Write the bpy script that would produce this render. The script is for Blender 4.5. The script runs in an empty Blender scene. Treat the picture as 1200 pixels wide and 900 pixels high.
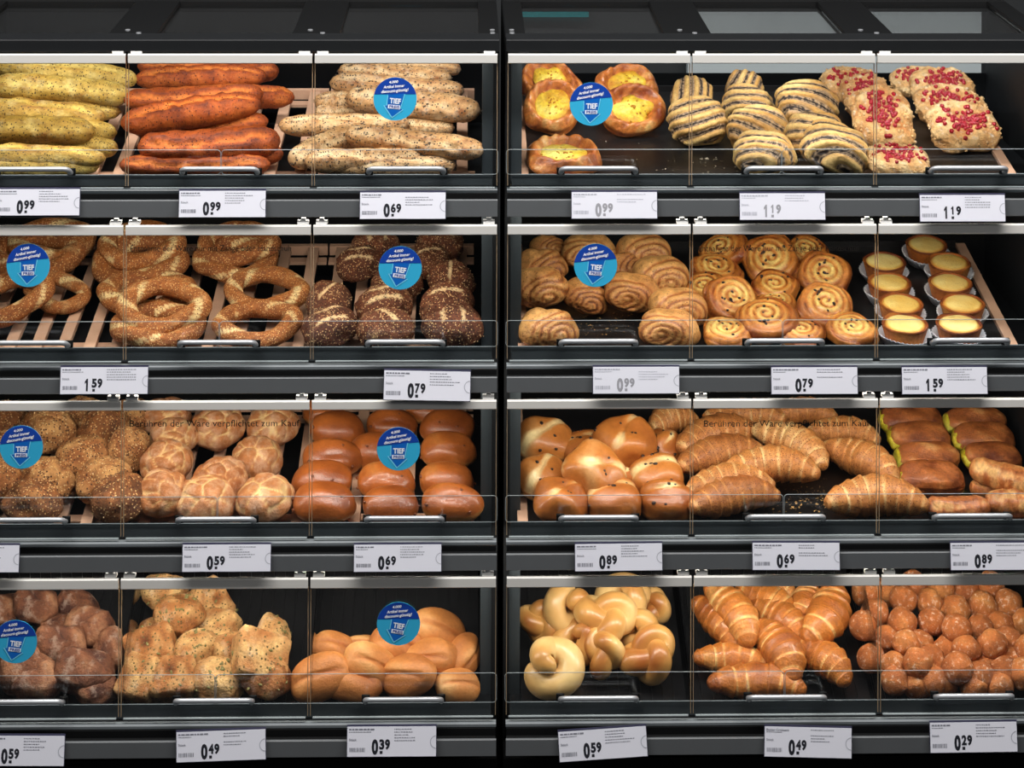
import bpy, math, random
import numpy as np
from mathutils import Matrix, Vector

# ------------------------------------------------------------------ camera
FP = 2667.0                      # focal length in pixels of a 1200 px wide frame
SH = 900.0 / FP                  # lens shift: horizon lies 900 px above the centre
YAW, ROLL = math.radians(1.2), math.radians(0.22)
Fw = Vector((math.sin(YAW), math.cos(YAW), 0))
Rt0 = Vector((math.cos(YAW), -math.sin(YAW), 0)); Up0 = Vector((0, 0, 1))
Rt = Rt0 * math.cos(ROLL) + Up0 * math.sin(ROLL)
Up = Up0 * math.cos(ROLL) - Rt0 * math.sin(ROLL)
CAM = Vector((0, 0, 0.85)) - 4.0 * (Fw - Up * SH)
scene = bpy.context.scene
COL = scene.collection
cd = bpy.data.cameras.new('camera'); cam = bpy.data.objects.new('camera', cd); COL.objects.link(cam)
cd.sensor_fit = 'HORIZONTAL'; cd.sensor_width = 36.0
cd.lens = FP / 1200.0 * 36.0; cd.shift_y = -900.0 / 1200.0
cd.clip_start = 0.05; cd.clip_end = 50
M = Matrix((Rt, Up, -Fw)).transposed().to_4x4(); M.translation = CAM
cam.matrix_world = M
scene.camera = cam

# ------------------------------------------------------------------ world, lights, exposure
w = bpy.data.worlds.new('world'); scene.world = w; w.use_nodes = True
w.node_tree.nodes['Background'].inputs[0].default_value = (0.75, 0.85, 1.0, 1)
w.node_tree.nodes['Background'].inputs[1].default_value = 0.05
vs = scene.view_settings
vs.view_transform = 'Standard'; vs.look = 'None'; vs.gamma = 1.0; vs.exposure = 0.0
vs.use_curve_mapping = False

def area(name, loc, rot, sx, sy, power, col):
    l = bpy.data.lights.new(name, 'AREA'); l.shape = 'RECTANGLE'; l.size = sx; l.size_y = sy
    l.energy = power; l.color = col
    o = bpy.data.objects.new(name, l); COL.objects.link(o); o.location = loc; o.rotation_euler = rot
    return o
# shop ceiling luminaires in the aisle, in front of and above the cases
area('ceiling_light', (0, -0.85, 3.3), (math.radians(12), 0, 0), 4.2, 0.30, 165, (1.0, 0.97, 0.95))
area('ceiling_light', (0, -2.7, 3.4), (math.radians(45), 0, 0), 4.5, 0.8, 22, (1.0, 0.97, 0.94))
LED_POWER = [1.45, 2.05, 2.2, 2.45]
LED_COL = (1.0, 0.94, 0.85)

# ------------------------------------------------------------------ helpers
def lin(c):
    c = c / 255.0
    return c / 12.92 if c <= 0.04045 else ((c + 0.055) / 1.055) ** 2.4
def rgb(r, g, b): return (lin(r), lin(g), lin(b), 1.0)

def ray(px, py):
    return Fw + Rt * ((px - 600) / FP) + Up * ((450 - py) / FP - SH)
def hit(px, py, point, normal):
    d = ray(px, py); return CAM + d * ((point - CAM).dot(normal) / d.dot(normal))
def atY(px, py, Y):
    return hit(px, py, Vector((0, Y, 0)), Vector((0, 1, 0)))

def link(o, parent=None):
    COL.objects.link(o)
    if parent is not None: o.parent = parent
    return o
def tag(o, label=None, cat=None, group=None, kind=None):
    if label: o['label'] = label
    if cat: o['category'] = cat
    if group: o['group'] = group
    if kind: o['kind'] = kind
    return o
def empty(name, loc=(0, 0, 0)):
    o = bpy.data.objects.new(name, None); o.location = loc; o.empty_display_size = 0.05
    return link(o)
def mk(name, me, mat, parent=None):
    o = bpy.data.objects.new(name, me)
    if mat is not None and not me.materials: me.materials.append(mat)
    return link(o, parent)

class MB:
    """collects boxes / polygons / tubes into one mesh"""
    def __init__(s): s.v = []; s.f = []
    def box(s, x0, x1, y0, y1, z0, z1, bev=0.0):
        n = len(s.v)
        if bev <= 0:
            s.v += [(x, y, z) for z in (z0, z1) for y in (y0, y1) for x in (x0, x1)]
            s.f += [tuple(n + i for i in q) for q in ((0, 2, 3, 1), (4, 5, 7, 6), (0, 1, 5, 4), (2, 6, 7, 3), (0, 4, 6, 2), (1, 3, 7, 5))]
        else:                     # chamfer along the x direction edges
            b = bev
            sec = [(y0 + b, z0), (y1 - b, z0), (y1, z0 + b), (y1, z1 - b), (y1 - b, z1), (y0 + b, z1), (y0, z1 - b), (y0, z0 + b)]
            s.v += [(x0, y, z) for y, z in sec] + [(x1, y, z) for y, z in sec]
            s.f += [tuple(n + i for i in range(8)), tuple(n + 15 - i for i in range(8))]
            s.f += [(n + i, n + 8 + i, n + 8 + (i + 1) % 8, n + (i + 1) % 8) for i in range(8)]
        return s
    def poly(s, pts):
        n = len(s.v); s.v += [tuple(p) for p in pts]; s.f.append(tuple(range(n, n + len(pts)))); return s
    def prism(s, pts, off):
        n = len(s.v); m = len(pts); off = Vector(off)
        s.v += [tuple(p) for p in pts] + [tuple(Vector(p) + off) for p in pts]
        s.f.append(tuple(range(n, n + m))); s.f.append(tuple(n + m + m - 1 - i for i in range(m)))
        s.f += [(n + i, n + m + i, n + m + (i + 1) % m, n + (i + 1) % m) for i in range(m)]
        return s
    def tube(s, pts, r, k=10):
        P, R = tube_grid(np.array(pts, float), np.full(len(pts), r), k)
        n = len(s.v); s.v += [tuple(p) for p in P.reshape(-1, 3)]
        m = len(pts)
        for i in range(m - 1):
            for j in range(k):
                s.f.append((n + i * k + j, n + i * k + (j + 1) % k, n + (i + 1) * k + (j + 1) % k, n + (i + 1) * k + j))
        s.f.append(tuple(n + k - 1 - j for j in range(k))); s.f.append(tuple(n + (m - 1) * k + j for j in range(k)))
        return s
    def mesh(s, name='mesh', smooth=False):
        me = bpy.data.meshes.new(name); me.from_pydata(s.v, [], s.f); me.update()
        if smooth: me.polygons.foreach_set('use_smooth', [True] * len(me.polygons))
        return me
    def build(s, name, mat, parent=None, smooth=False):
        return mk(name, s.mesh(name, smooth), mat, parent)

def tube_grid(pts, rad, k, closed=False, sec=None, flat=1.0):
    m = len(pts)
    if closed:
        T = np.roll(pts, -1, 0) - np.roll(pts, 1, 0)
    else:
        T = np.gradient(pts, axis=0)
    T /= np.linalg.norm(T, axis=1)[:, None] + 1e-9
    N = np.zeros_like(T)
    up = np.array([0, 0, 1.0]); 
    a = np.cross(up, T[0])
    if np.linalg.norm(a) < 1e-3: a = np.cross([0, 1.0, 0], T[0])
    a /= np.linalg.norm(a)
    for i in range(m):
        a = a - T[i] * a.dot(T[i]); a /= np.linalg.norm(a) + 1e-9
        N[i] = a
    B = np.cross(T, N)
    th = np.arange(k) / k * 2 * math.pi
    c, s_ = np.cos(th), np.sin(th)
    P = pts[:, None, :] + rad[:, None, None] * (N[:, None, :] * c[None, :, None] + B[:, None, :] * (s_ * flat)[None, :, None])
    return P, (T, N, B, th)

def rounded_rect(x0, x1, z0, z1, r, n=4):
    pts = []
    for cx, cz, a0 in ((x1 - r, z1 - r, 0), (x0 + r, z1 - r, 90), (x0 + r, z0 + r, 180), (x1 - r, z0 + r, 270)):
        for i in range(n + 1):
            a = math.radians(a0 + 90 * i / n); pts.append((cx + r * math.cos(a), cz + r * math.sin(a)))
    return pts

# ------------------------------------------------------------------ materials
MATS = {}
def basic(name, col, rough=0.5, metal=0.0, spec=0.5, noise=0.0, scale=60.0, bump=0.0, coat=0.0):
    if name in MATS: return MATS[name]
    m = bpy.data.materials.new(name); m.use_nodes = True; nt = m.node_tree; b = nt.nodes['Principled BSDF']
    b.inputs['Base Color'].default_value = col; b.inputs['Roughness'].default_value = rough
    b.inputs['Metallic'].default_value = metal; b.inputs['Specular IOR Level'].default_value = spec
    b.inputs['Coat Weight'].default_value = coat
    if noise > 0 or bump > 0:
        tc = nt.nodes.new('ShaderNodeTexCoord'); n = nt.nodes.new('ShaderNodeTexNoise')
        n.inputs['Scale'].default_value = scale; n.inputs['Detail'].default_value = 4
        nt.links.new(tc.outputs['Object'], n.inputs['Vector'])
        if noise > 0:
            mx = nt.nodes.new('ShaderNodeMix'); mx.data_type = 'RGBA'
            mx.inputs['A'].default_value = tuple(c * (1 - noise) for c in col[:3]) + (1,)
            mx.inputs['B'].default_value = tuple(min(1, c * (1 + noise)) for c in col[:3]) + (1,)
            nt.links.new(n.outputs['Fac'], mx.inputs['Factor']); nt.links.new(mx.outputs['Result'], b.inputs['Base Color'])
        if bump > 0:
            bp = nt.nodes.new('ShaderNodeBump'); bp.inputs['Strength'].default_value = bump; bp.inputs['Distance'].default_value = 0.002
            nt.links.new(n.outputs['Fac'], bp.inputs['Height']); nt.links.new(bp.outputs['Normal'], b.inputs['Normal'])
    MATS[name] = m; return m

def glassmat(name, tint=(0.97, 0.98, 0.98, 1), ior=1.45, rough=0.02):
    m = bpy.data.materials.new(name); m.use_nodes = True; nt = m.node_tree; nt.nodes.clear()
    out = nt.nodes.new('ShaderNodeOutputMaterial'); mix = nt.nodes.new('ShaderNodeMixShader')
    tr = nt.nodes.new('ShaderNodeBsdfTransparent'); tr.inputs[0].default_value = tint
    gl = nt.nodes.new('ShaderNodeBsdfGlossy'); gl.inputs['Roughness'].default_value = rough
    lw = nt.nodes.new('ShaderNodeLayerWeight'); lw.inputs['Blend'].default_value = 0.5      # Schlick reflectance of both faces
    pw = nt.nodes.new('ShaderNodeMath'); pw.operation = 'POWER'; pw.inputs[1].default_value = 5.0; nt.links.new(lw.outputs['Facing'], pw.inputs[0])
    fr = nt.nodes.new('ShaderNodeMath'); fr.operation = 'MULTIPLY_ADD'; f0 = ((ior - 1) / (ior + 1)) ** 2
    fr.inputs[1].default_value = 1 - f0; fr.inputs[2].default_value = f0; nt.links.new(pw.outputs[0], fr.inputs[0])
    nt.links.new(fr.outputs[0], mix.inputs[0]); nt.links.new(tr.outputs[0], mix.inputs[1]); nt.links.new(gl.outputs[0], mix.inputs[2])
    nt.links.new(mix.outputs[0], out.inputs[0]); MATS[name] = m; return m

def bread(name, dark, mid, light, rough=0.55, var=0.18, nscale=45, seeds=None, seeds2=None, flour=None, coat=0.0, bump=0.6, bscale=260, mid2=None, mott=0.45, ovar=0.26, mscale=110):
    """crust material: the mesh attribute 'tone' runs from dark crust over mid crust to pale dough"""
    m = bpy.data.materials.new(name); m.use_nodes = True; nt = m.node_tree; N = nt.nodes.new; L = nt.links.new
    b = nt.nodes['Principled BSDF']
    at = N('ShaderNodeAttribute'); at.attribute_name = 'tone'
    tc = N('ShaderNodeTexCoord')
    n1 = N('ShaderNodeTexNoise'); n1.inputs['Scale'].default_value = nscale; n1.inputs['Detail'].default_value = 5
    L(tc.outputs['Object'], n1.inputs['Vector'])
    oi = N('ShaderNodeObjectInfo')
    ad = N('ShaderNodeMath'); ad.operation = 'MULTIPLY_ADD'; ad.inputs[1].default_value = var * 1.6; L(n1.outputs['Fac'], ad.inputs[0]); L(at.outputs['Fac'], ad.inputs[2])
    ad2 = N('ShaderNodeMath'); ad2.operation = 'MULTIPLY_ADD'; ad2.inputs[1].default_value = ovar; L(oi.outputs['Random'], ad2.inputs[0]); L(ad.outputs[0], ad2.inputs[2])
    sb = N('ShaderNodeMath'); sb.operation = 'SUBTRACT'; sb.inputs[1].default_value = var * 0.8 + ovar / 2; L(ad2.outputs[0], sb.inputs[0])
    cr = N('ShaderNodeValToRGB'); e = cr.color_ramp.elements
    e[0].position = 0.0; e[0].color = dark; e[1].position = 1.0; e[1].color = light
    k = cr.color_ramp.elements.new(0.5); k.color = mid
    if mid2: k = cr.color_ramp.elements.new(0.3); k.color = mid2
    L(sb.outputs[0], cr.inputs[0]); col = cr.outputs[0]
    nm = N('ShaderNodeTexNoise'); nm.inputs['Scale'].default_value = mscale; nm.inputs['Detail'].default_value = 8; nm.inputs['Roughness'].default_value = 0.75
    L(tc.outputs['Object'], nm.inputs['Vector'])
    mr0 = N('ShaderNodeMapRange'); mr0.inputs['From Min'].default_value = 0.3; mr0.inputs['From Max'].default_value = 0.7
    mr0.inputs['To Min'].default_value = 1 - mott; mr0.inputs['To Max'].default_value = 1 + mott * 0.7; L(nm.outputs['Fac'], mr0.inputs['Value'])
    mm = N('ShaderNodeVectorMath'); mm.operation = 'SCALE'; L(col, mm.inputs[0]); L(mr0.outputs[0], mm.inputs['Scale']); col = mm.outputs[0]
    n2 = N('ShaderNodeTexNoise'); n2.inputs['Scale'].default_value = bscale; n2.inputs['Detail'].default_value = 6
    L(tc.outputs['Object'], n2.inputs['Vector'])
    height = n2.outputs['Fac']
    hs = N('ShaderNodeMath'); hs.operation = 'MULTIPLY_ADD'; hs.inputs[1].default_value = 1.6; L(nm.outputs['Fac'], hs.inputs[0]); L(height, hs.inputs[2]); height = hs.outputs[0]
    for sd in (seeds, seeds2):
        if not sd: continue
        scol, scale, thr, keep = sd
        v = N('ShaderNodeTexVoronoi'); v.inputs['Scale'].default_value = scale; L(tc.outputs['Object'], v.inputs['Vector'])
        lt = N('ShaderNodeMath'); lt.operation = 'LESS_THAN'; lt.inputs[1].default_value = thr; L(v.outputs['Distance'], lt.inputs[0])
        sp = N('ShaderNodeSeparateColor'); L(v.outputs['Color'], sp.inputs[0])
        kp = N('ShaderNodeMath'); kp.operation = 'LESS_THAN'; kp.inputs[1].default_value = keep; L(sp.outputs[0], kp.inputs[0])
        mu = N('ShaderNodeMath'); mu.operation = 'MULTIPLY'; L(lt.outputs[0], mu.inputs[0]); L(kp.outputs[0], mu.inputs[1])
        mx = N('ShaderNodeMix'); mx.data_type = 'RGBA'; mx.inputs['B'].default_value = scol
        L(mu.outputs[0], mx.inputs['Factor']); L(col, mx.inputs['A']); col = mx.outputs['Result']
        ah = N('ShaderNodeMath'); ah.operation = 'ADD'; L(mu.outputs[0], ah.inputs[0]); L(height, ah.inputs[1]); height = ah.outputs[0]
    if flour:
        fcol, fs, f0, f1 = flour
        nf = N('ShaderNodeTexNoise'); nf.inputs['Scale'].default_value = fs; nf.inputs['Detail'].default_value = 6; nf.inputs['Roughness'].default_value = 0.7
        L(tc.outputs['Object'], nf.inputs['Vector'])
        mr = N('ShaderNodeMapRange'); mr.inputs['From Min'].default_value = f0; mr.inputs['From Max'].default_value = f1; L(nf.outputs['Fac'], mr.inputs['Value'])
        mx = N('ShaderNodeMix'); mx.data_type = 'RGBA'; mx.inputs['B'].default_value = fcol
        L(mr.outputs[0], mx.inputs['Factor']); L(col, mx.inputs['A']); col = mx.outputs['Result']
    L(col, b.inputs['Base Color'])
    bp = N('ShaderNodeBump'); bp.inputs['Strength'].default_value = bump; bp.inputs['Distance'].default_value = 0.0028
    L(height, bp.inputs['Height']); L(bp.outputs['Normal'], b.inputs['Normal'])
    b.inputs['Roughness'].default_value = rough; b.inputs['Coat Weight'].default_value = coat; b.inputs['Coat Roughness'].default_value = 0.18
    b.inputs['Specular IOR Level'].default_value = 0.4
    MATS[name] = m; return m

black = basic('black_metal', rgb(16, 18, 20), 0.6, spec=0.25, noise=0.15, scale=30)
deep = basic('black_panel', rgb(9, 10, 11), 0.75, spec=0.15)
graph = basic('graphite_metal', rgb(56, 62, 65), 0.42, noise=0.08, scale=20)
railm = basic('rail_grey', rgb(88, 91, 93), 0.5, noise=0.06, scale=25)
edgem = basic('shelf_edge_grey', rgb(104, 110, 113), 0.55)
barm = basic('door_bar_white', rgb(206, 204, 198), 0.45)
chrome = basic('brushed_steel', rgb(165, 168, 171), 0.36, metal=0.45)
hingem = basic('hinge_white', rgb(235, 235, 232), 0.4)
wood = basic('beech_wood', rgb(212, 168, 138), 0.6, noise=0.18, scale=22, bump=0.2)
traym = basic('baking_tray_black', rgb(24, 22, 22), 0.36, noise=0.4, scale=18, bump=0.15)
binm = basic('bin_plastic', rgb(17, 17, 19), 0.3)
paper = basic('card_white', rgb(222, 223, 232), 0.6)
holder = basic('holder_dark', rgb(60, 60, 82), 0.4)
ink = basic('ink_black', rgb(22, 24, 34), 0.6)
inkglare = basic('ink_glare', rgb(150, 150, 156), 0.6)  # glare over the prices, put into a greyer ink colour
inkg = basic('ink_grey', rgb(120, 122, 132), 0.6)
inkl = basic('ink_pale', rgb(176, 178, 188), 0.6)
letter = basic('lettering_black', rgb(20, 14, 10), 0.5)
edgeg = basic('glass_edge', rgb(150, 130, 104), 0.25)
edgew = basic('glass_edge_pale', rgb(150, 158, 160), 0.25)
glass = glassmat('door_glass'); guardg = glassmat('guard_acrylic', (0.95, 0.96, 0.97, 1), 1.35)
wallg = basic('wall_grey', rgb(158, 166, 168), 0.7, noise=0.1, scale=6)
floorm = basic('floor_tile', rgb(34, 34, 36), 0.5)
MIDB, DKB = basic('sticker_arrow_blue', rgb(14, 98, 186), 0.35), basic('sticker_dark_blue', rgb(22, 66, 160), 0.35)
LTB, PALEB, WHITE = basic('sticker_light_blue', rgb(52, 172, 214), 0.35), basic('sticker_pale', rgb(120, 212, 240), 0.35), basic('sticker_white', rgb(240, 244, 248), 0.4)

# ------------------------------------------------------------------ text
def text_mesh(body, height, sx=1.0, bold=0.0, align='LEFT'):
    c = bpy.data.curves.new('text', 'FONT'); c.body = body; c.size = 1.0; c.offset = bold; c.align_x = align; c.resolution_u = 3
    o = bpy.data.objects.new('text', c); COL.objects.link(o)
    me = bpy.data.meshes.new_from_object(o)
    v = np.zeros(len(me.vertices) * 3); me.vertices.foreach_get('co', v); v = v.reshape(-1, 3)
    f = [tuple(p.vertices) for p in me.polygons]
    bpy.data.objects.remove(o); bpy.data.curves.remove(c); bpy.data.meshes.remove(me)
    v *= height / 0.72; v[:, 0] *= sx
    return v, f
def add_text(mb, body, x, y, height, sx=1.0, bold=0.0, align='LEFT', rot=0.0, shear=0.0, z=0.0, width=None):
    v, f = text_mesh(body, height, sx, bold, align)
    if width: 
        v[:, 0] -= v[:, 0].min(); v[:, 0] *= width / v[:, 0].max()
        if align == 'CENTER': v[:, 0] -= width / 2
    X = v[:, 0] + shear * v[:, 1]; Y = v[:, 1]
    c, s = math.cos(rot), math.sin(rot)
    n = len(mb.v)
    mb.v += [(x + c * a - s * b, y + s * a + c * b, z) for a, b in zip(X, Y)]
    mb.f += [tuple(n + i for i in q) for q in f]

# ------------------------------------------------------------------ layout of rows and bays
BAYW = 0.3285
XL = [-0.0235 - BAYW * (3 - k) for k in range(4)]      # left unit bay borders
XR = [-0.0125 + BAYW * k for k in range(4)]            # right unit bay borders
ROWS = [  # Y of the doors, pixel rows at x = 587: bar top, bar bottom, guard top, lip top, door bottom, edge strip, rail top, rail bottom
    dict(Y=0.030, bt=62.5, bb=73.5, gt=177.5, lt=207, db=220, es=221, rt=229.5, rb=249.5),
    dict(Y=0.010, bt=262.5, bb=274, gt=378.7, lt=409.5, db=423, es=427, rt=436, rb=454),
    dict(Y=-0.010, bt=467.5, bb=478, gt=584.5, lt=616, db=629.5, es=633, rt=642, rb=661),
    dict(Y=-0.030, bt=674.5, bb=686.5, gt=793, lt=828, db=840, es=846, rt=857.5, rb=877)]
for r in ROWS:
    for k in ('bt', 'bb', 'gt', 'lt', 'db', 'es', 'rt', 'rb'):
        r['z' + k] = atY(587, r[k], r['Y']).z
TILT = [8, 8, 8, 17]
DEPTH = [0.46, 0.46, 0.46, 0.31]
BACKY = 0.56

# ------------------------------------------------------------------ setting
zfloor = ROWS[3]['zrb'] - 0.22
MB().box(-3, 3, -6, 1.2, zfloor - 0.05, zfloor).build('floor', floorm)
bpy.data.objects['floor']['kind'] = 'structure'
wb = MB().box(-3, 3, 1.10, 1.2, zfloor, 3.0).build('wall_back', basic('wall_dark', rgb(26, 29, 31), 0.6, noise=0.3, scale=3)); wb['kind'] = 'structure'
wp = MB().box(atY(806, 60, 1.06).x, atY(1150, 60, 1.06).x, 1.06, 1.10, 0.5, atY(900, 4, 1.06).z).build('wall_panel', wallg, wb)
MB().box(atY(1186, 60, 1.06).x, 1.7, 1.06, 1.10, 0.5, atY(900, 68, 1.06).z).build('wall_panel', wallg, wb)
MB().box(atY(604, 14, 1.07).x, atY(690, 14, 1.07).x, 1.07, 1.10, atY(645, 20, 1.07).z, atY(645, 3, 1.07).z).build('reflection_strip', basic('teal_reflection', rgb(0, 120, 125), 0.4), wb)  # teal reflection in the top glass, painted as a thin box on the wall

# ------------------------------------------------------------------ the two display cases
def make_case(xs, label, side):
    case = empty('bakery_display_case', ((xs[0] + xs[3]) / 2, 0.25, zfloor))
    tag(case, label, 'display case', 'bakery display cases')
    off = Matrix.Translation(-case.location)
    def B(mb, name, mat, parent=None, smooth=False):
        o = mb.build(name, mat, parent or case, smooth)
        if parent is None: o.matrix_parent_inverse = off
        return o
    x0, x3 = xs[0], xs[3]; g = 0.0045
    ztop = atY(587, 46, 0.03).z; zbase = ROWS[3]['zrb'] - 0.19
    # carcass
    for sx, d in ((x0, 1), (x3, -1)):
        xa, xb = sorted((sx, sx + d * 0.010))
        B(MB().box(xa, xb, 0.07, BACKY, zbase, ztop - 0.004), 'side_panel', black)
        xa, xb = sorted((sx + d * 0.0105, sx + d * 0.030))
        B(MB().box(xa, xb, 0.075, 0.098, zbase, ztop - 0.006), 'corner_post', graph)
    zopen = ROWS[0]['zlt'] + 0.075 if side == 'right' else ztop
    B(MB().box(x0, x3, BACKY, BACKY + 0.01, zbase, zopen), 'back_panel', deep)
    B(MB().box(x0 + .0005, x3 - .0005, -0.005, 0.06, zbase, ROWS[3]['zrb'] - 0.03), 'kick_plate', deep)
    # top frame with glass
    B(MB().box(x0 + 0.001, x3 - 0.001, 0.026, 0.09, ztop - 0.022, ztop, 0.002), 'top_beam', black)
    B(MB().box(x0 + 0.001, x3 - 0.001, 0.435, 0.50, ztop - 0.022, ztop, 0.002), 'top_beam', deep)
    for k in range(4):
        c = xs[k]; a, b = c - 0.042, c + 0.042
        if k == 0: a, b = x0 + 0.001, x0 + 0.036
        if k == 3: a, b = x3 - 0.036, x3 - 0.001
        B(MB().box(a, b, 0.0905, 0.4345, ztop - 0.020, ztop - 0.001), 'top_beam', deep)
        sc = MB()
        for (ox, oy) in ((-0.012, 0.115), (0.012, 0.085)):
            xx = min(max(c + ox, x0 + .012), x3 - .012)
            n = len(sc.v); pts = [(xx + 0.0045 * math.cos(i * math.pi / 5), oy + 0.0045 * math.sin(i * math.pi / 5), ztop - 0.0005) for i in range(10)]
            sc.prism(pts, (0, 0, 0.0025))
        B(sc, 'screw_heads', chrome)['kind'] = 'stuff'
    for k in range(3):
        a = xs[k] + (0.0365 if k == 0 else 0.0425); b = xs[k + 1] - (0.0365 if k == 2 else 0.0425)
        B(MB().box(a, b, 0.091, 0.434, ztop - 0.012, ztop - 0.008), 'top_glass', glass)
    for ri, r in enumerate(ROWS):
        Y = r['Y']
        # shelf board with bright edge, recessed drawer front, price rail
        B(MB().box(x0 + 0.011, x3 - 0.011, Y + 0.012, BACKY - 0.001, r['zes'] - 0.009, r['zes'] - 0.001), 'shelf', black)
        B(MB().box(x0 + 0.003, x3 - 0.003, Y - 0.004, Y + 0.0115, r['zes'] - 0.0085, r['zes'], 0.002), 'shelf_edge', edgem if ri else graph)
        B(MB().box(x0 + 0.012, x3 - 0.012, Y + 0.0172, Y + 0.0205, r['zes'], r['zlt'], 0.0012), 'drawer_front', graph)
        B(MB().box(x0 + 0.003, x3 - 0.003, Y - 0.028, Y - 0.022, r['zrb'], r['zrt'], 0.001), 'price_rail', railm)
        wbm = MB().box(x0 + 0.004, x3 - 0.004, Y - 0.0095, Y - 0.0065, r['zrb'] + 0.004, r['zes'] - 0.0065); wbm.box(x0 + 0.004, x3 - 0.004, Y - 0.0215, Y - 0.0095, r['zrt'] - 0.006, r['zrt'] - 0.002)
        B(wbm, 'rail_web', deep)
        # luminaire under this shelf / the top frame for the row below it
        top = (ztop - 0.0225) if ri == 0 else ROWS[ri - 1]['zes'] - 0.0095
        B(MB().box(x0 + 0.04, x3 - 0.04, Y + 0.013, Y + 0.034, top - 0.010, top), 'light_strip', graph)
        la = area('led_light', ((x0 + x3) / 2, Y + 0.0235, top - 0.0175), (math.radians(30), 0, 0), x3 - x0 - 0.09, 0.014, LED_POWER[ri], LED_COL)
        # guard panes, two per unit
        xm = xs[1] + BAYW / 2
        for a, b in ((x0 + 0.002, xm - 0.001), (xm + 0.001, x3 - 0.002)):
            zt, zb = r['zgt'], r['zlt'] + 0.0006
            rr = rounded_rect(a, b, zb, zt, 0.006)
            gp = B(MB().prism([(x, Y + 0.013, z) for x, z in rr], (0, 0.003, 0)), 'guard_pane', guardg)
            ed = [(x, Y + 0.0145, z) for x, z in rr]; ed.append(ed[0])
            e = MB().tube(ed, 0.0006, 5).build('pane_edge', edgew, gp)
        # flap doors
        for k in range(3):
            a, b = xs[k] + g / 2, xs[k + 1] - g / 2
            if k == 0: a = xs[0] + 0.004
            if k == 2: b = xs[3] - 0.004
            rr = rounded_rect(a, b, r['zdb'], r['zbt'], 0.004)
            door = B(MB().prism([(x, Y, z) for x, z in rr], (0, 0.004, 0)), 'door', glass)
            for xx in (a, b):
                d = 0.0005
                MB().box(xx - d, xx + d, Y - 0.0005, Y + 0.0045, r['zdb'] + 0.004, r['zbb']).build('pane_edge', edgeg, door)
            MB().box(a + 0.004, b - 0.004, Y - 0.0005, Y + 0.0045, r['zdb'] - 0.0009, r['zdb'] + 0.0006).build('pane_edge', edgew, door)
            MB().box(a, b, Y - 0.009, Y - 0.0006, r['zbb'], r['zbt'], 0.0015).build('top_bar', barm, door)
            for xx, ok in ((a + 0.014, k > 0), (b - 0.014, True)):
                if ok:
                    h = MB(); h.box(xx - 0.010, xx + 0.010, Y - 0.004, Y + 0.010, r['zbt'] + 0.0005, r['zbt'] + 0.006)
                    h.box(xx - 0.004, xx + 0.004, Y - 0.002, Y + 0.012, r['zbt'] + 0.006, r['zbt'] + 0.009)
                    h.build('hinge', hingem, door)
            # bent steel handle
            hx = (xs[k] + xs[k + 1]) / 2 - 0.0; hw = 0.066
            zc = r['zlt'] + 0.020 + 0.0015 * ri; R = 0.010
            pts = [(hx - hw, Y - 0.0005, zc - 0.012), (hx - hw, Y - 0.012, zc - 0.009)]
            for i in range(5):
                t = math.radians(90 * i / 4)
                pts.append((hx - hw + R * (1 - math.cos(t)), Y - 0.014 - R * math.sin(t), zc - 0.006 + 0.006 * math.sin(t)))
            pts += [(2 * hx - x, y, z) for x, y, z in reversed(pts)]
            MB().tube(pts, 0.0044, 10).build('handle', chrome, door, True)
            for sgn in (-1, 1):
                MB().box(hx + sgn * hw - 0.007, hx + sgn * hw + 0.007, Y + 0.0045, Y + 0.009, zc - 0.018, zc - 0.006).build('handle_mount', deep, door)
            # printed door notice
            note = None
            if k == 1 and ri == 1: note = ('Entnahme der Ware nur mit Zange oder Handschuh', 153 if side == 'left' else 819, 341 if side == 'left' else 1006, 294.5)
            if k == 1 and ri == 2: note = ('Ber\u00fchren der Ware verpflichtet zum Kauf', 152 if side == 'left' else 825, 351 if side == 'left' else 1019, 500)
            if note:
                p0 = atY(note[1], note[3], Y); p1 = atY(note[2], note[3], Y)
                t = MB(); add_text(t, note[0], 0, 0, 0.0118 if ri == 2 else 0.0112, width=(p1 - p0).x)
                t.v = [(p0.x + x, Y - 0.0004, p0.z + y + (note[3] - note[3])) for x, y, z in t.v]
                t.build('door_lettering', letter, door)
    return case
make_case(XL, 'black bakery display case on the left, fitted with slatted wooden racks', 'left')
make_case(XR, 'black bakery display case on the right, fitted with dark baking trays', 'right')

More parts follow.
